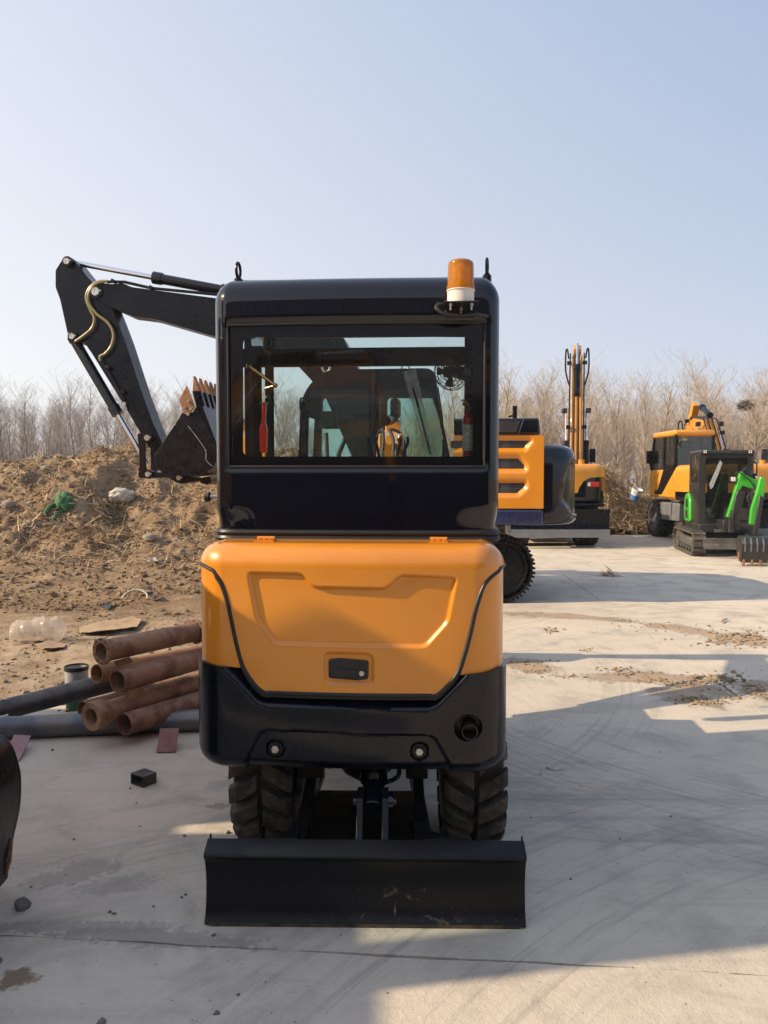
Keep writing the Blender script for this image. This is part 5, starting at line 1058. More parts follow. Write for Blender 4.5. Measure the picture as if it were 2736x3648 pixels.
g1 = G(D(1210, 1185)); wexc('orange wheeled excavator seen from behind with a tall upright boom beyond the tracked one', (AT(D(1210, 1130), 17.5).x, 19.55, 0), 0, YELLOW, [(.7, 1.15, .2), (.85, 2.2, .28), (1.15, 3.3, .30), (1.6, 4.2, .22), (1.95, 4.8, .14)], [(1.85, 5.1, .12), (2.15, 4.6, .2), (2.9, 3.0, .16), (3.3, 1.7, .1)], .98, True, bw=.14, bswing=R(-14))
wexc('orange wheeled excavator behind the green mini, its boom folded low over the cab roof', (AT(D(1470, 1130), 18.4).x + 1.34, 19.8, 0), R(2), YELLOW, [(.7, 1.2, .2), (1.2, 2.2, .24), (2.0, 2.95, .22), (3.2, 3.15, .16), (4.1, 3.0, .12)], [(3.4, 3.75, .10), (4.1, 3.0, .16), (4.8, 1.8, .12), (5.0, 1.2, .1)], .5, False, cabz=2.76, bw=.13, bswing=R(-10))
wexc('orange wheeled excavator cut off by the frame beyond the green mini', (11.15, 18.6, 0), R(-90), YELLOW, [(.7, 1.2, .2), (1.2, 2.2, .28), (2.0, 2.95, .3), (4.1, 3.0, .14)], [(3.9, 3.2, .14), (4.8, 1.8, .14), (5.0, 1.0, .1)], .34)
# ============================================================ green mini excavator, facing the camera
CHAR = mk('charcoal_paint', (.018, .019, .021), .4, 0, .1, (.026, .026, .028), 4, dust=.12)
GO = (7.02, 16.6, 0); GYAW = R(-10); FG = Frame(GO[0], GO[1], GYAW)
gm = thing('mini_excavator', 'green and black mini crawler excavator facing the camera with its bucket down', 'excavator', GO, GYAW)
Q = lambda u, v, ly: FG.Y(d2(u, v), ly)
QX = Matrix.Rotation(R(90), 4, 'Z')
GRUB = mk('pale_rubber_track', (.07, .065, .058), .8, 0, 0, (.05, .045, .04), 8, dust=.5); GFR = mk('dusty_grey_frame', (.06, .062, .065), .6, 0, 0, (.09, .09, .09), 5, dust=.5)
for x0_, x1_ in ((-.68, -.42), (.40, .66)): crawler(gm, -.85, .85, -x1_, -x0_, .22, .255, 40, QX, 'rubber_track', 0, GRUB, GFR)
mb = MB(); mb.bx(-.45, .45, -.5, .5, .28, .46).cyl((0, 0, .45), (0, 0, .58), .3, n=28); mb.obj('undercarriage', CHAR, gm, bevel=.02)
a, b2 = Q(880, 1760, -1.35), Q(1330, 1900, -1.35); mb = MB(); mb.prism([(-1.36, b2[1]), (-1.33, (a[1] + b2[1]) / 2), (-1.36, a[1]), (-1.31, a[1]), (-1.29, (a[1] + b2[1]) / 2), (-1.31, b2[1])], a[0], .7, 'x'); mb.obj('dozer_blade', GFR, gm, bevel=.006)
for x in (-.2, .2): mb = MB(); mb.bx(x - .04, x + .04, -1.3, -.4, .28, .36); mb.obj('blade_arm', CHAR, gm)
# body and cab
cy0 = -.60; l0 = Q(822, 1200, cy0)[0]; r0 = Q(1478, 1000, cy0)[0]; ct = Q(1150, 690, cy0)[1]; cb = Q(1150, 1590, cy0)[1]; ub = Q(1150, 1700, cy0)[1]
mb = MB(); mb.prism(round_poly([(l0 - .02, cy0 - .02), (r0 + .1, cy0 - .02), (r0 + .1, .75), (r0 - .2, .95), (l0 + .2, .95), (l0 - .02, .75)], .1), ub, cb, 'z'); mb.obj('base_skirt', CHAR, gm, bevel=.02)
mb = MB(); mb.prism(round_poly([(l0 + .0, .1), (r0 + .06, .1), (r0 + .06, .7), (r0 - .2, .92), (l0 + .2, .92), (l0 + .0, .7)], .1), cb, cb + .62, 'z'); mb.obj('engine_cover', GREEN, gm, bevel=.05)
# side face of the cab (towards the track) with window and door panel
sx0 = l0; zs = Q(822, 1100, cy0)[1]
mb = MB(); wz1 = ct - .12
mb.ringprism([(cy0, cb), (.42, cb), (.42, ct - .02), (cy0 + .02, ct - .02)], [(cy0 + .07, zs), (.36, zs), (.36, wz1), (cy0 + .07, wz1)], sx0, sx0 + .05, 'x'); gcab = mb.obj('cab', CHAR, gm, bevel=.012)
mb = MB(); mb.ringprism([(cy0, cb), (.42, cb), (.42, ct - .02), (cy0 + .02, ct - .02)], [(cy0 + .07, zs), (.36, zs), (.36, wz1), (cy0 + .07, wz1)], r0 - .05, r0, 'x'); mb.obj('far_side', CHAR, gcab, bevel=.012)
wo = round_poly([Q(890, 785, cy0), Q(1415, 785, cy0), Q(1425, 1545, cy0), Q(888, 1545, cy0)], .06, 4)
fo = [(l0, cb), (r0, cb), (r0, ct - .02), (l0, ct - .02)]
patch('front_frame', CHAR, gcab, lines(l0, r0, .02), lines(cb, ct - .02, .02), lambda s, t, d: (s, cy0 - d, t), None, (), Disp(lambda s, t: 0 * s, [wo]), .05)
mb = MB(); mb.prism(wo, cy0 + .012, cy0 + .016, 'y'); mb.obj('windscreen', GLASSM, gm)
mb = MB(); q = [Q(*k, cy0 - .03) for k in ((1075, 815), (1098, 850), (1060, 960), (985, 1140), (958, 1165), (943, 1110), (1010, 960))]; mb.prism(q, cy0 - .04, cy0 - .02, 'y'); mb.obj('wrapped_wiper', FILM, gm)
mb = MB(); ins = round_poly([(p[0] * .0 + p[0], p[1]) for p in wo], 0); cxm, czm = (wo[0][0] + wo[12][0]) / 2, (wo[0][1] + wo[12][1]) / 2
mb.tube([(p[0], cy0 - .006, p[1]) for p in wo], .014, 6, closed=True); mb.obj('windscreen_seal', SEAL, gm)
mb = MB(); mb.bx(l0 + .04, r0 - .04, cy0 + .013, cy0 + .02, Q(1100, 1262, cy0)[1] - .015, Q(1100, 1262, cy0)[1] + .015); mb.obj('screen_bar', CHAR, gm)
for x in (sx0 + .02, r0 - .026): mb = MB(); mb.bx(x, x + .006, cy0 + .07, .36, zs, wz1); mb.obj('side_window', GLASSM, gm)
mb = MB(); mb.bx(l0 + .05, r0 - .05, .36, .366, zs, wz1); mb.obj('rear_window', GLASSM, gm)
mb = MB(); mb.prism(round_poly([(l0 - .01, cy0 - .05), (r0 + .01, cy0 - .05), (r0 + .01, .44), (l0 - .01, .44)], .05), ct - .09, ct, 'z'); mb.obj('cab_roof', CHAR, gm, bevel=.03)
pa = [(cy0 + .10, zs - .1), (cy0 + .10, cb + .42), (.0, cb + .58), (.0, zs - .1)]; mb = MB(); mb.prism(round_poly(pa, .03), sx0 - .012, sx0 - .001, 'x'); mb.obj('door_panel', PLASTIC, gm, bevel=.004)
gp_ = round_poly([(.05, cb), (.62, cb), (.72, cb + .3), (.6, cb + .58), (.3, cb + .62), (.12, cb + .5)], .08, 4); mb = MB(); mb.prism(gp_, sx0 - .05, sx0 + .02, 'x'); gsp = mb.obj('side_cover', GREEN, gm, bevel=.025)
for z_ in (cb + .17, cb + .40): mb = MB(); mb.prism(round_poly([(.25, z_ - .1), (.48, z_ - .1), (.52, z_ + .02), (.45, z_ + .09), (.27, z_ + .09)], .03), sx0 - .054, sx0 - .048, 'x'); mb.obj('side_vent', GRILLE, gsp)
mb = MB(); mb.box((.0 + (l0 + r0) / 2, .12, cb + .75), (.42, .1, .55), (-.12, 0, 0)).bx((l0 + r0) / 2 - .22, (l0 + r0) / 2 + .22, -.25, .15, cb + .42, cb + .52); mb.obj('seat', PLASTIC, gm, bevel=.04)
for u in (888, 1435):
    x, z = Q(u, 712, cy0 - .08); mb = MB(); mb.box((x, cy0 - .08, z), (.085, .06, .075)); lm = mb.obj('work_lamp', PLASTIC, gm, bevel=.012)
    for dx in (-.018, .018):
        for dz in (-.016, .016): mb = MB(); mb.cyl((x + dx, cy0 - .112, z + dz), (x + dx, cy0 - .108, z + dz), .015, n=12); mb.obj('lens', LAMPW, lm)
x, z = Q(1480, 870, cy0 + .1); mb = MB(); mb.tube(spline([(r0, cy0 + .1, z + .06), (r0 + .07, cy0 + .06, z + .02), (r0 + .07, cy0 + .06, z - .2), (r0, cy0 + .1, z - .25)], 5), .014, 8); mb.obj('grab_rail', CHAR, gm)
# boom, arm, bucket
gy = -1.25; mb = MB()
mb.prism([Q(*q, gy) for q in ((1145, 1500), (1180, 1400), (1275, 1080), (1300, 980), (1335, 945), (1365, 990), (1520, 1060), (1545, 1150), (1480, 1170), (1330, 1125), (1275, 1240), (1195, 1525))], gy - .07, gy + .07, 'y'); mb.obj('boom', GREEN, gm, bevel=.012)
a, b2 = Q(1255, 1610, gy), Q(1330, 1175, gy); mb = MB(); mb.prism([Q(*q, gy - .09) for q in ((1215, 1590), (1290, 1590), (1385, 1200), (1290, 1170), (1260, 1240), (1215, 1480))], gy - .10, gy - .03, 'y'); mb.obj('boom_cylinder', CHAR, gm, bevel=.02)
ay = -1.9; mb = MB(); mb.prism([Q(*q, ay) for q in ((1550, 1020), (1612, 1030), (1605, 1200), (1520, 1600), (1425, 1590), (1445, 1400), (1515, 1180))], ay - .06, ay + .06, 'y'); mb.obj('arm', GREEN, gm, bevel=.012)
mb = MB(); mb.prism([Q(*q, ay - .08) for q in ((1545, 1240), (1600, 1260), (1535, 1720), (1470, 1720))], ay - .11, ay - .06, 'y'); mb.obj('bucket_cylinder', CHAR, gm, bevel=.02)
p0, p1 = Q(1350, 935, gy), Q(1590, 1060, ay); ram(gm, (p0[0], gy, p0[1]), (p1[0], ay, p1[1]), .042, .6, 'arm_cylinder', NAVY)
for pts in (((1255, 985), (1300, 960), (1420, 1050), (1470, 1120), (1480, 1180), (1410, 1240), (1400, 1300), (1450, 1380)), ((1130, 1480), (1160, 1590), (1200, 1480), (1215, 1420)), ((1340, 960), (1390, 900), (1440, 940), (1450, 960)), ((1470, 1100), (1500, 1150), (1450, 1250), (1480, 1350))):
    mb = MB(); mb.tube(spline([(Q(*q, gy - .12)[0], gy - .13, Q(*q, gy - .12)[1]) for q in pts], 6), .013, 6); mb.obj('hydraulic_hose', CHAR, gm)
x, z = Q(1222, 1045, gy); mb = MB(); mb.box((x, gy - .03, z), (.11, .09, .105)); lm = mb.obj('boom_lamp', PLASTIC, gm, bevel=.015); mb = MB(); mb.box((x, gy - .078, z), (.085, .012, .08)); mb.obj('lens', LAMPW, lm, bevel=.01)
x, z = Q(1180, 1600, -1.0); mb = MB(); mb.box((x, -.9, z), (.3, .55, .2)).cyl((x, -1.15, z - .15), (x, -1.15, z + .2), .06); mb.obj('swing_post', CHAR, gm, bevel=.02)
mb = MB(); q = Q(1000, 1665, -1.0); q1 = Q(1150, 1660, -1.0); mb.cyl((q[0], -1.0, q[1]), (q1[0], -1.0, q1[1]), .016); mb.cyl((q[0], -1.0, q[1] - .03), (q1[0], -1.0, q1[1] - .03), .012); mb.obj('swing_link', STEEL, gm)
ky = -2.55; KB = lambda u, v: Q(u, v, ky); k0, k1 = KB(1318, 1900)[0], KB(1690, 1900)[0]; zt2, zb2 = KB(1400, 1730)[1], KB(1400, 2055)[1]
pk = [(ky + .05, zt2), (ky - .06, zt2 - .03), (ky - .12, zt2 - .14), (ky - .11, zt2 - .28), (ky - .05, zb2), (ky - .02, zb2), (ky - .06, zt2 - .28), (ky - .07, zt2 - .14), (ky - .03, zt2 - .05), (ky + .05, zt2 - .03)]
mb = MB(); mb.prism(pk, k0 + .015, k1 - .015, 'x'); gb = mb.obj('bucket', CHAR, gm, bevel=.006)
for x in (k0, k1 - .015): mb = MB(); mb.prism([(ky + .05, zt2), (ky - .06, zt2 - .03), (ky - .12, zt2 - .14), (ky - .11, zt2 - .28), (ky - .05, zb2), (ky + .2, zb2 + .06), (ky + .3, zt2 - .2), (ky + .2, zt2 - .02)], x, x + .014, 'x'); mb.obj('bucket_side', CHAR, gb, bevel=.003)
for k in range(5): x = k0 + (k1 - k0) * (k + .5) / 5; mb = MB(); mb.prism([(ky - .065, zt2 - .03), (ky - .132, zt2 - .14), (ky - .12, zt2 - .28), (ky - .11, zt2 - .28), (ky - .11, zt2 - .14), (ky - .06, zt2 - .04)], x - .012, x + .012, 'x'); mb.obj('rib', GREYP, gb, bevel=.003)
for k in range(4): x = k0 + .045 + (k1 - k0 - .09) * k / 3; mb = MB(); mb.bx(x - .022, x + .022, ky - .075, ky - .02, max(zb2 - .085, .003), zb2 + .06); mb.obj('tooth', WEAR, gm, bevel=.006)
x, z = Q(1300, 1990, ky); mb = MB(); mb.prism([(ky + .02, z - .07), (ky + .10, z - .02), (ky + .06, z + .09), (ky - .01, z + .05)], k0 - .02, k0 - .002, 'x'); mb.obj('side_cutter', WEAR, gm)
# ============================================================ machines beside the frame on the left: one shows its bucket, unseen bodies shaped to shade the foreground
def big(label, x0, y0, bucket=True):
    LB = thing('shading_excavator', label, 'excavator', (x0, y0, 0), R(-90))
    def lp_(nm, pts, a, b2, m_, bev=.015): mb = MB(); mb.prism(pts, a, b2, 'x'); return mb.obj(nm, m_, LB, bevel=bev)
    if bucket:
        bpts = [AT(D(*q), 2.98) for q in ((-70, 1600), (-10, 1588), (20, 1610), (38, 1660), (42, 1700), (38, 1755), (22, 1830), (12, 1903), (0, 1905), (-25, 1880), (-90, 1780), (-110, 1660))]
        yl = y0 - 2.98; bl2 = [(p.x - x0, max(p.z, .004)) for p in spline(bpts[:8], 5)] + [(p.x - x0, max(p.z, .004)) for p in bpts[8:]]
        for x in (yl, yl + .6): lp_('bucket_side', bl2, x - .02, x, BLACKM, .004)
        sh = [Vector((a, b2, 0)) for a, b2 in bl2[0:36]]; cc = sum(sh, Vector()) / len(sh); lp_('bucket_shell', [(p.x, p.y) for p in sh] + [(p.x + (cc.x - p.x) * .1, p.y + (cc.y - p.y) * .1) for p in sh[::-1]], yl + .001, yl + .579, BLACKM, 0)
        cp = [AT(D(*q), 2.95) for q in ((-25, 1812), (22, 1818), (18, 1868), (8, 1898), (-20, 1890))]; cu = lp_('side_cutter', [(p.x - x0, p.z) for p in cp], yl + .001, yl + .014, WEAR, .003)
        for q in ((8, 1830), (5, 1860)): p = AT(D(*q), 2.95); mb = MB(); mb.hexbolt((yl + .018, p.x - x0, p.z), 'x', .014, .008); mb.obj('bolt', STEEL, cu)
        e = (bl2[0][0] - .05, bl2[0][1] + .05); bc = yl + .3
    else: e = (3.9, .9); bc = .2
    lp_('boom', [(.5, 1.1), (.95, 1.0), (1.5, 1.55), (e[0] - .75, 1.7), (e[0] - .75, 2.0), (1.2, 2.05)], bc - .2, bc + .2, ORANGE); lp_('arm', [(e[0] - 1.0, 2.15), (e[0] - .7, 2.2), (e[0] + .06, e[1] + .1), (e[0] - .12, e[1] - .02), (e[0] - .95, 1.7)], bc - .15, bc + .15, ORANGE)
    ram(LB, (bc, 1.5, 2.12), (bc, e[0] - .85, 2.12), .075, .6, 'arm_cylinder', BLACKM); ram(LB, (bc, e[0] - .75, 1.8), (bc, e[0] - .05, e[1] + .3), .065, .6, 'bucket_cylinder', BLACKM)
    lp_('link', [(e[0] - .12, e[1] + .15), (e[0] + .0, e[1] + .34), (e[0] + .10, e[1] + .0), (e[0] + .06, e[1] - .22), (e[0] - .14, e[1] - .2)], bc - .22, bc + .22, BLACKM)
    cab_box(LB, *((1.04, 1.6, .5) if bucket else (-1.25, -.15, -.3)), 1.45, 1.05, 3.55 if bucket else 3.15, ORANGE, GLASSC if bucket else GLASSD, 2.5 if bucket else 1.85, pw=.1 if bucket else .12); mb = MB(); mb.bx(-1.25, 1.3, -2.2, -.32, 1.05, 3.1 if bucket else 2.5).bx(*((-1.25, bc - .25) if bucket else (.42, 1.25)), -.32, 1.3, 1.05, 3.0 if bucket else 2.1); mb.obj('engine_cover', ORANGE, LB, bevel=.12)  # unseen cover raised and cab slit sized to cast foreground shade and a streak
    mb = MB(); mb.bx(-.9, .9, -1.5, 1.3, .5, .9).cyl((0, 0, .9), (0, 0, 1.06), .6, n=30); mb.obj('undercarriage', BLACKM, LB, bevel=.02)
    for a, b2 in ((-1.25, -.78), (.78, 1.25)): crawler(LB, -1.45, 1.45, a, b2, .4, .44, 44, Matrix.Rotation(R(90), 4, 'Z'))
big('orange tracked excavator standing out of frame beside the pipes, only its black bucket edge showing', -5.6, 3.25)
big('unseen orange tracked excavator added out of frame to shade the foreground', -6.6, .3, False)  # unseen machine added to fill out the foreground shade
# ---- one more behind the photographer: it shows in the small machine's rear glass
wexc('orange wheeled excavator parked before the warehouse with a dark orange boom', (-8.2, -7.0, 0), R(-90), ORANGE, [(.7, 1.2, .2), (2.2, 2.9, .28), (3.6, 3.35, .26), (6.9, 3.4, .15)], [(6.7, 3.7, .12), (7.2, 2.8, .14), (7.5, 1.5, .08)], .34)
# ============================================================ pipes and litter
_ys = np.arange(5.5, 30, .03)
def HIT(p):               # where a pixel's ray meets the soil
    d = ray(p); z = CAMZ + d.z * _ys / d.y; x = d.x * _ys / d.y; k = int(np.argmax(z <= H(x, _ys)))
    return Vector((float(x[k]), float(_ys[k]), float(z[k])))
RUST = mk('rusty_pipe', (.185, .085, .048), .75, .15, 0, (.34, .20, .115), 5, .40, .62, bump=.003, bsc=60, dust=.6, dcol=(.42, .30, .2))
RUST2 = mk('red_rust_pipe', (.155, .066, .044), .75, .15, 0, (.29, .155, .09), 6, .40, .62, bump=.003, bsc=60, dust=.5, dcol=(.40, .28, .18))
BLUEP = mk('mill_scale_pipe', (.10, .115, .14), .42, .55, 0, (.17, .165, .16), 5, .4, .6, bump=.001, bsc=40, dust=.25)
BLUED = mk('dark_scale_pipe', (.05, .055, .065), .45, .5, 0, (.11, .095, .08), 6, .42, .62, bump=.0015, bsc=40, dust=.25)
def pipe(label, a, b, r, wall, m, group='steel pipes stacked at the edge of the slab', collar=None, flange=None, flange2=None):
    a, b = Vector(a), Vector(b); t = thing('steel_pipe', label, 'pipe', (0, 0, 0), 0, group); e = (b - a).normalized(); L = (b - a).length
    X_ = Matrix.Translation(a) @ e.to_track_quat('Z', 'Y').to_matrix().to_4x4(); mb = MB(X_); ri = r - wall
    mb.lathe([(ri, 0), (r, 0), (r, L), (ri, L), (ri, 0)], (0, 0, 0), 'z', 40); body = mb.obj('tube', m, t)
    if collar: mb = MB(X_); mb.lathe([(collar[2], -.003), (collar[0] * .97, -.003), (collar[0], .006), (collar[0], collar[1]), (r, collar[1] + .03), (r * .98, collar[1] + .03), (collar[2], collar[1]), (collar[2], -.003)], (0, 0, 0), 'z', 40); mb.obj('collar', m, t)
    for fl, zz in ((flange, 0), (flange2, L)):
        if fl:
            mb = MB(X_); mb.lathe([(ri, zz - .004), (fl, zz - .004), (fl, zz + .016), (ri, zz + .016), (ri, zz - .004)], (0, 0, 0), 'z', 40); f_ = mb.obj('flange', m, t, bevel=.002)
            mb = MB(X_)
            for k in range(10): q = .25 + k * .6283; mb.cyl(((ri + fl) / 2 * 1.05 * math.cos(q), (ri + fl) / 2 * 1.05 * math.sin(q), zz - .0055), ((ri + fl) / 2 * 1.05 * math.cos(q), (ri + fl) / 2 * 1.05 * math.sin(q), zz - .003), .0055, n=10)
            f2 = mb.obj('bolt_holes', mk('hole_black', (.004, .004, .004), .9) if 'hole_black' not in MATS else MATS['hole_black'], f_); f2['kind'] = 'stuff'
    return t
def axis(c0, y0, c1, y1, ext=1.0):
    a, b = AT(c7(*c0), y0), AT(c7(*c1), y1); return a, a + (b - a) * ext
a, b = G(c7(-120, 1098)), G(c7(1560, 1046)); pipe('blue grey steel pipe lying flat on the concrete under the stack', a + Vector((0, .067, .067)), b + Vector((.4, .067 + .1, .067)), .067, .006, BLUEP)
a, b = axis((60, 828), 4.98, (800, 640), 5.22, 1.25); pipe('dark blue pipe lying aslant with a torn open end', a, b, .066, .005, BLUED)
mb = MB(); e = (b - a).normalized(); X_ = Matrix.Translation(a) @ e.to_track_quat('Z', 'Y').to_matrix().to_4x4(); mb.xf = X_
for t0, t1, l in ((-.5, .9, .16), (1.9, 3.4, .10), (3.6, 4.5, .2)):
    q = [[mb.bm.verts.new((rr * math.cos(t), rr * math.sin(t), z_)) for t in np.linspace(t0, t1, 7)] for rr, z_ in ((.066, .01), (.064, -l * .6), (.055, -l))]
    for u, w in zip(q, q[1:]):
        for k in range(6): mb.bm.faces.new((u[k], u[k + 1], w[k + 1], w[k]))
st_t = [o for o in bpy.data.objects if o.name.startswith('steel_pipe')][-1]; mb.obj('torn_edge', BLUED, st_t)
a, b = axis((800, 378), 4.72, (1535, 222), 5.34); pipe('rusty flanged pipe on top of the stack, soil in its mouth', a, b, .068, .016, RUST, flange=.083, flange2=.085)
a, b = axis((925, 615), 4.68, (1560, 440), 5.26, 1.6); pipe('rusty open ended pipe lying under the flanged one', a, b, .070, .007, RUST2)
a, b = axis((762, 555), 4.98, (1580, 395), 5.72, 1.3); pipe('thin walled ochre pipe at the back of the stack', a, b, .062, .006, mk('ochre_rust_pipe', (.36, .19, .075), .75, .1, 0, (.28, .13, .06), 8, bump=.002))
a, b = axis((720, 893), 4.56, (1550, 625), 5.32, 1.5); pipe('rusty thick walled pipe with a heavy collar', a, b, .064, .016, RUST, collar=(.085, .075, .052))
a, b = axis((978, 952), 4.62, (1550, 778), 5.12, 1.7); pipe('dark red rusted pipe lowest in the stack', a, b, .066, .006, RUST2)
a, b = axis((650, 835), 4.86, (1400, 640), 5.5, 1.2); pipe('brown pipe half hidden behind the collared one', a, b, .054, .006, RUST)
PLATE = mk('red_oxide_plate', (.20, .07, .06), .65, .1, 0, (.27, .12, .10), 9, dust=.3); PLATE2 = mk('pink_primer_plate', (.34, .17, .18), .6, 0, 0, (.28, .13, .13), 6, dust=.3)
def plate(label, corners, m, th=.006):
    t = MB(); A = [t.bm.verts.new(c) for c in corners]; nrm = (Vector(corners[1]) - Vector(corners[0])).cross(Vector(corners[2]) - Vector(corners[0])).normalized() * th; B = [t.bm.verts.new(Vector(c) + nrm) for c in corners]; n_ = len(A)
    t.bm.faces.new(A); t.bm.faces.new(B[::-1])
    for i in range(n_): t.bm.faces.new((A[i], B[i], B[(i + 1) % n_], A[(i + 1) % n_]))
    return tag(t.obj('steel_plate', m, None, bevel=.001), label, 'plate', 'steel plates wedged under the pipes')
plate('dark red steel offcut wedged against the flat pipe near the small excavator', [G(c7(1232, 1176), .004), G(c7(1384, 1172), .004), AT(c7(1412, 985), 4.64), AT(c7(1262, 988), 4.64)], PLATE)
plate('pink primed steel offcut leaning on the flat pipe beside the black bucket', [G(c7(150, 1246), .004), AT(c7(246, 1046), 4.60), AT(c7(110, 1040), 4.60), G(c7(40, 1200), .004)], PLATE2)
for i, (q, d_) in enumerate(((((895, 455), (1020, 420), (1048, 462), (925, 505)), 4.78), (((985, 690), (1130, 655), (1145, 728), (985, 775)), 4.70))): plate(('small brown steel scrap caught between the upper pipes', 'small brown steel scrap caught between the lower pipes')[i], [AT(c7(*k), d_) for k in q], RUST)
# square tube offcut
A, B, C = G(c7(1030, 1420)), G(c7(1127, 1455)), G(c7(1243, 1416)); ux, uy = (A - B), (C - B); hgt = .056; dark = mk('dark_steel_tube', (.035, .034, .034), .5, .4, 0, (.06, .055, .05), 8, dust=.5)
w_, l_ = ux.length, uy.length; ang = math.atan2(ux.y, ux.x); mb = MB(); o2 = [(0, 0), (w_, 0), (w_, hgt), (0, hgt)]; i2 = [(.004, .004), (w_ - .004, .004), (w_ - .004, hgt - .004), (.004, hgt - .004)]
mb.ringprism(o2, i2, 0, -l_, 'y'); mb.bm.transform(Matrix.Translation(B + Vector((0, 0, .001))) @ Matrix.Rotation(ang, 4, 'Z')); tag(mb.obj('square_tube', dark, None, bevel=.001), 'short dark square steel tube offcut lying on the concrete', 'tube')
# pail behind the pipes
pc = AT(c7(605, 700), 5.38); pt = thing('paint_pail', 'open white and green pail standing behind the pipes', 'pail', (pc.x, 5.38, .0)); r_ = .078
mb = MB(); mb.lathe([(0, .0), (r_ * .93, .0), (r_ * .95, .12), (0, .12)], (0, 0, 0), 'z', 30); mb.obj('base', mk('pail_green', (.03, .16, .07), .4), pt)
mb = MB(); mb.lathe([(r_ * .95, .121), (r_, .285), (r_ * .94, .285), (r_ * .9, .125)], (0, 0, 0), 'z', 30); mb.obj('side', mk('pail_white', (.42, .42, .43), .5, 0, 0, (.3, .29, .27), 12, dust=.4), pt); mb = MB(); mb.lathe([(r_ * 1.03, .27), (r_ * 1.03, .297), (r_ * .95, .297), (r_ * .95, .27)], (0, 0, 0), 'z', 30); mb.obj('rim', PLASTIC, pt)
# crumpled clear plastic container
q = HIT(c7(270, 310)); m, n, b, o = nt_new('clear_crumpled_plastic'); n.nodes.remove(b); tr = nd(n, 'BsdfTransparent'); tr.inputs[0].default_value = (.95, .93, .9, 1); df = nd(n, 'BsdfTranslucent'); df.inputs[0].default_value = (.8, .76, .7, 1); gl = nd(n, 'BsdfPrincipled'); gl.inputs['Base Color'].default_value = (.75, .7, .62, 1); gl.inputs['Roughness'].default_value = .2
ms, m2 = nd(n, 'MixShader'), nd(n, 'MixShader'); ms.inputs[0].default_value = .6; m2.inputs[0].default_value = .38
n.links.new(df.outputs[0], ms.inputs[1]); n.links.new(gl.outputs[0], ms.inputs[2]); n.links.new(tr.outputs[0], m2.inputs[1]); n.links.new(ms.outputs[0], m2.inputs[2]); n.links.new(m2.outputs[0], o.inputs[0])
mb = MB(); nn = 26; prof = [(.02, -.21), (.085, -.205), (.105, -.19)] + [(.108 + .006 * math.sin(k * 1.9), -.17 + k * .022) for k in range(15)] + [(.09, .17), (.05, .195), (.03, .215)]
mb.lathe(prof, (0, 0, 0), 'x', nn); rj = random.Random(5)
for v_ in mb.bm.verts: f = 1 + .09 * math.sin(v_.co.x * 38 + v_.co.y * 25) + rj.uniform(-.09, .09); v_.co.y *= f; v_.co.z *= f * .92
mb.bm.transform(Matrix.Translation(q + Vector((0, .1, .085))) @ Matrix.Rotation(R(14), 4, 'Z') @ Matrix.Rotation(R(-7), 4, 'Y') @ Matrix.Diagonal((1.15, 1.2, 1.25, 1))); tag(mb.obj('plastic_container', m, None, ang=70), 'crumpled clear plastic container lying on the soil', 'container')
CARD = mk('cardboard', (.42, .30, .18), .9, 0, 0, (.34, .235, .14), 8, bump=.002, bsc=40)
def sheet(name, label, cat, pts, m, lift=.02, th=.004, amp=.02, seed=0, group=None):
    P = [HIT(p) for p in pts]; P = [Vector((p.x, p.y, float(H(np.array([p.x]), np.array([p.y]))[0]) + lift)) for p in P]; bm = bmesh.new(); vs = [bm.verts.new(p) for p in P]; bm.faces.new(vs); bmesh.ops.triangulate(bm, faces=bm.faces[:])
    bmesh.ops.subdivide_edges(bm, edges=bm.edges[:], cuts=3, use_grid_fill=True); rj = random.Random(seed)
    for v_ in bm.verts: v_.co.z += amp * math.sin(v_.co.x * 9 + seed) * math.cos(v_.co.y * 7 + seed) + rj.uniform(0, amp * .5)
    ex = bmesh.ops.extrude_face_region(bm, geom=bm.faces[:]); [setattr(v_.co, 'z', v_.co.z + th) for v_ in ex['geom'] if isinstance(v_, bmesh.types.BMVert)]
    mb = MB(); mb.bm = bm; return tag(mb.obj(name, m, None), label, cat, group)
sheet('cardboard', 'flattened torn cardboard lying on the soil behind the pipes', 'cardboard', [c7(*k) for k in ((620, 212), (1040, 140), (1115, 150), (1080, 215), (900, 252), (640, 262))], CARD, .03, .006, .02, 1)
sheet('cardboard', 'brown corrugated cardboard scrap under the clear plastic container', 'cardboard', [c7(*k) for k in ((120, 296), (360, 290), (350, 330), (150, 322))], CARD, .02, .006, .01, 2)
sheet('cardboard', 'curled cardboard strip beside the pipe stack', 'cardboard', [c7(*k) for k in ((270, 375), (400, 330), (520, 335), (500, 372), (350, 392))], CARD, .03, .006, .03, 3)
DARKP = mk('black_sheet', (.015, .015, .017), .4); PALE = mk('dirty_white_cloth', (.56, .52, .45), .8, 0, 0, (.42, .37, .3), 12, bump=.006, bsc=18)
sheet('plastic_scrap', 'torn black plastic scrap on the wheel tracks', 'plastic', [c6(*k) for k in ((1105, 1330), (1180, 1306), (1180, 1335), (1130, 1340))], DARKP, .03, .004, .05, 4); sheet('plastic_scrap', 'flat black plastic strip on the wheel tracks', 'plastic', [c6(*k) for k in ((1015, 1282), (1115, 1268), (1110, 1280), (1040, 1292))], DARKP, .02, .004, .02, 5)
sheet('plastic_scrap', 'bent black rubber strip near the cardboard', 'plastic', [c6(*k) for k in ((735, 1398), (800, 1365), (832, 1362), (800, 1398))], DARKP, .03, .004, .03, 6); sheet('rag', 'dirty pale rag lying on the bare earth', 'rag', [c6(*k) for k in ((1090, 1045), (1150, 1035), (1175, 1062), (1110, 1072))], PALE, .05, .01, .06, 7)
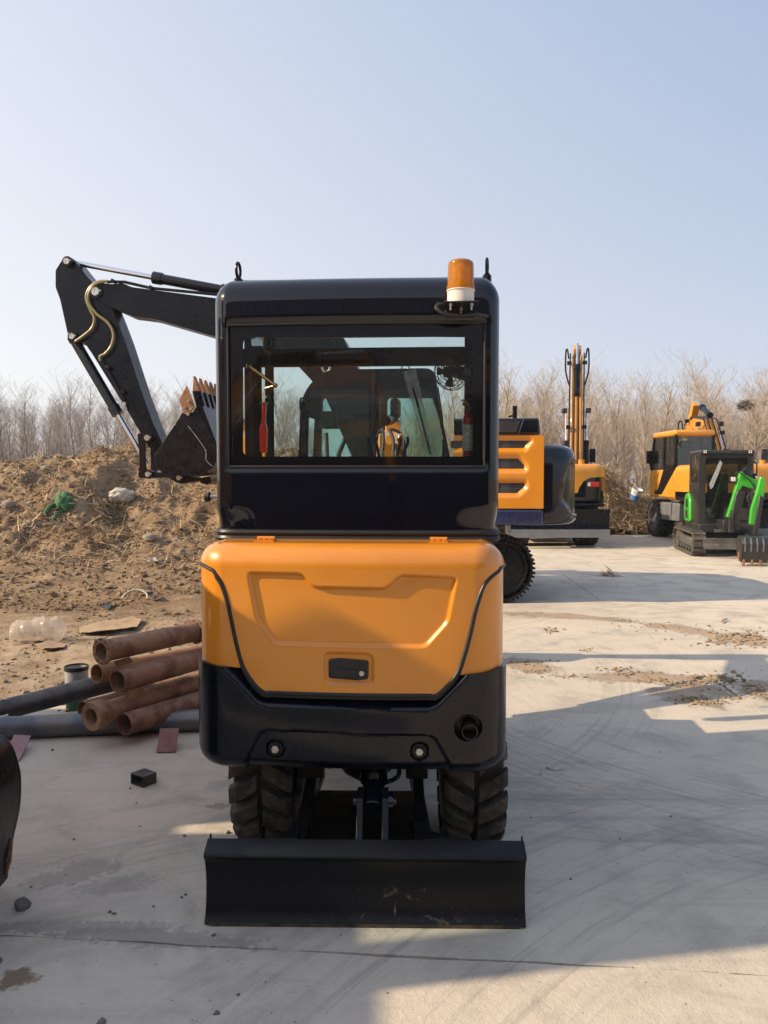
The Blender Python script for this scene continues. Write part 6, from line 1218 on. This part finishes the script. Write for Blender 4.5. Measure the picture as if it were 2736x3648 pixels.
p = HIT(c6(995, 1325)); mb = MB(); mb.tube([(p.x + .16 * math.cos(t), p.y + .1 * math.sin(t), p.z + .02 + .1 * max(0, math.sin(t))) for t in np.linspace(.0, 3.3, 16)], .012, 6); tag(mb.obj('plastic_hoop', PALE, None), 'pale plastic hoop standing on the wheel tracks', 'hoop')
def lump(name, label, cat, p, sz, m, seed, sub=3, amp=.25, freq=6):
    from mathutils import noise as mn
    mb = MB(); mb.sphere((0, 0, 0), 1, sub)
    for v_ in mb.bm.verts: v_.co *= 1 + amp * (mn.noise(v_.co * freq * .3 + Vector((seed, 0, 0))) + .5 * mn.noise(v_.co * freq + Vector((0, seed, 0))))
    mb.bm.transform(Matrix.Translation(p) @ Matrix.Rotation(seed * 1.3, 4, 'Z') @ Matrix.Diagonal((*sz, 1))); return tag(mb.obj(name, m, None, ang=50), label, cat)
p = HIT(c6(905, 590)); lump('sack', 'crumpled dirty white sack on the earth mound', 'sack', p + Vector((0, 0, .12)), (.34, .22, .18), PALE, 3, 4, .28, 6)
NET = mk('green_netting', (.035, .13, .05), .8, 0, 0, (.07, .2, .09), 30, bump=.02, bsc=40)
p = HIT(c6(478, 640)); lump('netting', 'bundle of dark green netting half buried in the mound', 'netting', p + Vector((0, 0, .1)), (.2, .18, .24), NET, 5, 4, .28, 7)
mb = MB(); P = [HIT(c6(*k)) + Vector((0, -.03, .03)) for k in ((535, 590), (470, 660), (440, 690), (400, 730), (385, 745))]; mb.tube(spline(P, 4), .05, 6); P = [HIT(c6(*k)) + Vector((0, -.03, .03)) for k in ((400, 625), (365, 650), (335, 700))]; mb.tube(spline(P, 4), .045, 6); o = mb.obj('netting_strand', NET, [x for x in bpy.data.objects if x.name == 'netting'][0])
STONE = mk('grey_stone', (.12, .11, .095), .85, 0, 0, (.2, .18, .15), 9, bump=.004)
p = G(d5(128, 1135)); lump('stone', 'dark stone lying alone on the concrete beyond the black bucket', 'stone', p + Vector((0, 0, .012)), (.03, .026, .026), STONE, 2, 2, .35)
for i, (q, s_) in enumerate((((60, 640), .16), ((220, 625), .1), ((1105, 880), .13), ((285, 450), .1), ((330, 365), .12), ((1340, 975), .08))): p = HIT(c6(*q)); lump('stone', 'pale grey stone lying loose on the earth mound', 'stone', p + Vector((0, 0, s_ * .4)), (s_, s_, s_ * .7), mk('pale_stone', (.3, .26, .21), .9, 0, 0, (.22, .18, .14), 7) if 'pale_stone' not in MATS else MATS['pale_stone'], i + 7, 2, .35)['group'] = 'stones on the mound'
SMALL = [(650, 1160, 6), (680, 1172, 5), (1348, 692, 8), (1090, 713, 6), (440, 733, 5), (905, 1128, 4), (1098, 1058, 5), (1075, 1075, 4), (185, 1012, 4), (770, 430, 6), (310, 205, 8), (2, 1450, 9), (1265, 1300, 7), (1280, 1760, 8), (600, 1815, 9)]
X = np.array([G(d5(a, b2)).x for a, b2, _ in SMALL]); Y = np.array([G(d5(a, b2)).y for a, b2, _ in SMALL]); S = np.array([s_ for *_, s_ in SMALL]) * .00125
rg = np.random.default_rng(9); X2 = rg.uniform(-2.2, 3.5, 260); Y2 = rg.uniform(2.2, 9, 260); S2 = .002 + .006 * rg.random(260) ** 4
clods('grit', np.concatenate([X, X2]), np.concatenate([Y, Y2]), np.concatenate([S, S2]) * .4, np.concatenate([S, S2]), STONE, 21, 'dark grit and crumbs scattered over the concrete', .7, 'grit')
XS, YS, SS = [], [], []
for (u, v, n_, sp, s_) in ((1440, 465, 150, (130, 28), .022), (1600, 490, 60, (80, 15), .016), (1320, 705, 80, (70, 14), .026), (1340, 720, 60, (120, 30), .014), (365, 418, 22, (30, 8), .022), (1200, 832, 45, (50, 14), .016), (830, 672, 40, (70, 10), .016), (730, 650, 30, (60, 7), .014), (250, 662, 30, (50, 8), .014), (430, 690, 40, (60, 8), .012), (970, 395, 60, (160, 16), .011), (980, 715, 40, (60, 10), .014), (1130, 740, 30, (50, 8), .014), (250, 610, 40, (80, 12), .012), (1340, 845, 20, (40, 6), .016), (1440, 820, 20, (40, 6), .016), (1640, 780, 60, (60, 30), .018), (580, 535, 12, (25, 5), .014), (800, 355, 30, (60, 6), .01)):
    for _ in range(n_):
        p = G(d3(rg.normal(u, sp[0]), rg.normal(v, sp[1]))); XS.append(p.x); YS.append(p.y); SS.append(s_ * rg.uniform(.3, 1.15))
XS, YS, SS = map(np.array, (XS, YS, SS)); clods('dried_mud', XS, YS, SS * .3, SS, SOIL, 22, 'crumbled dried mud dropped by wheels on the concrete', .55, 'mud')
# debris strip where the soil spills over the slab's edge
N = 2600; X = rg.uniform(-4, -.9, N); Y = rg.uniform(5.0, 12.5, N); k = (np.abs(slab_out(X, Y)) < .35) & (rg.random(N) < .8); X, Y = X[k], Y[k]; S = .006 + .03 * rg.random(len(X)) ** 3
clods('spilled_soil', X, Y, np.maximum(H(X, Y), 0) + S * .2, S, SOIL, 23, 'crumbs of soil spilled along the edge of the slab', .6)
P = [G(d3(*k), .004) for k in ((300, 1280), (318, 1240), (330, 1232), (370, 1248), (420, 1246), (445, 1228))]; mb = MB(); mb.tube(spline(P, 5), .0035, 5); tag(mb.obj('string', PALE, None), 'short piece of pale string on the concrete', 'string')
P = [G(d3(*k), .02) for k in ((1380, 362), (1392, 350), (1412, 345))]; mb = MB(); mb.tube(P, .01, 5); tag(mb.obj('twig', STRAW2, None), 'small bent twig lying alone on the sunlit concrete', 'twig')
rg2 = np.random.default_rng(3); p = G(d3(708, 88)); n_ = 60; straw('leaf_litter', p.x + rg2.normal(0, .09, n_), p.y + rg2.normal(0, .07, n_), np.abs(rg2.normal(.02, .02, n_)), rg2.uniform(.06, .16, n_), rg2.uniform(.004, .012, n_), STRAW2, 8, 'small tuft of dry leaves blown onto the concrete', .3, .3, 'leaves')
for q in ((560, 295, 600, 320), (645, 970, 700, 1010), (700, 780, 685, 825), (135, 715, 140, 830), (1240, 1005, 1330, 1030), (700, 745, 770, 690), (860, 740, 900, 680), (370, 500, 345, 580), (520, 290, 570, 330)):
    a, b2 = HIT(c6(q[0], q[1])), HIT(c6(q[2], q[3])); mb = MB(); mb.tube([a + Vector((0, 0, .04)), a.lerp(b2, .5) + Vector((0, -.03, .07)), b2 + Vector((0, 0, .04))], .014, 5); tag(mb.obj('dry_stick', STRAW, None), 'pale dry stick lying on the earth mound', 'stick', 'dry sticks on the mound')
# paint bucket thrown on the brush heap, nests in the trees
pb = AT(c5(905, 930), 22.2); t = thing('paint_bucket', 'blue and white paint bucket tipped on the brush heap', 'bucket', pb, 0); t.rotation_euler = (R(20), R(12), 0)
m, n, b, o = nt_new('bucket_print'); v = nd(n, 'TexCoord').outputs['Object']; s3 = nd(n, 'SeparateXYZ'); n.links.new(v, s3.inputs[0]); nz = noise(n, v, 9, 3); c = mixc(n, ramp(n, mth(n, 'ADD', s3.outputs['Z'], mth(n, 'MULTIPLY', nz, .1)), .02, .06), (.06, .20, .48), (.62, .68, .74)); c = mixc(n, ramp(n, noise(n, v, 14, 2), .62, .66), c, (.55, .2, .12)); n.links.new(c, b.inputs['Base Color']); b.inputs['Roughness'].default_value = .4
mb = MB(); mb.lathe([(0, -.16), (.125, -.16), (.15, .16), (.14, .16), (.118, -.14), (0, -.14)], (0, 0, 0), 'z', 28); mb.obj('body', m, t); mb = MB(); mb.lathe([(.152, .12), (.162, .125), (.162, .165), (.15, .165)], (0, 0, 0), 'z', 28); mb.obj('rim', mk('bucket_rim', (.65, .68, .7), .4), t)
for (u, v, y, s_) in ((1530, 425, 29, .27), (1655, 410, 31, .13)):
    q = AT(c5(u, v), y); rg3 = np.random.default_rng(int(u)); n_ = 500; dv = rg3.normal(0, 1, (n_, 3)); dv /= np.linalg.norm(dv, axis=1)[:, None]; dv *= (s_ * rg3.random(n_) ** .4)[:, None] * np.array([1, 1, .75])
    o = straw('bird_nest', q.x + dv[:, 0], q.y + dv[:, 1], q.z + dv[:, 2], rg3.uniform(.1, .22, n_), rg3.uniform(.008, .014, n_), mk('nest_twigs', (.06, .045, .035), .9) if 'nest_twigs' not in MATS else MATS['nest_twigs'], int(u), 'large dark bird nest of twigs in the bare treetops' if u < 1600 else 'smaller dark bird nest of twigs in the bare treetops', .3, 0, 'nest'); o['kind'] = 'thing'
# ============================================================ haze
m = bpy.data.materials.new('air'); m.use_nodes = True; n = m.node_tree; n.nodes.clear(); o = n.nodes.new('ShaderNodeOutputMaterial'); pv = n.nodes.new('ShaderNodeVolumePrincipled')
pv.inputs['Color'].default_value = (.93, .94, .97, 1); pv.inputs['Density'].default_value = .0008; pv.inputs['Anisotropy'].default_value = .2; n.links.new(pv.outputs[0], o.inputs['Volume'])
mb = MB(); mb.bx(-402, 402, -122, 602, -1.3, 10.0); hz = mb.obj('haze', m, None); tag(hz, 'thin pale winter haze filling the air over the yard', None, None, 'stuff')
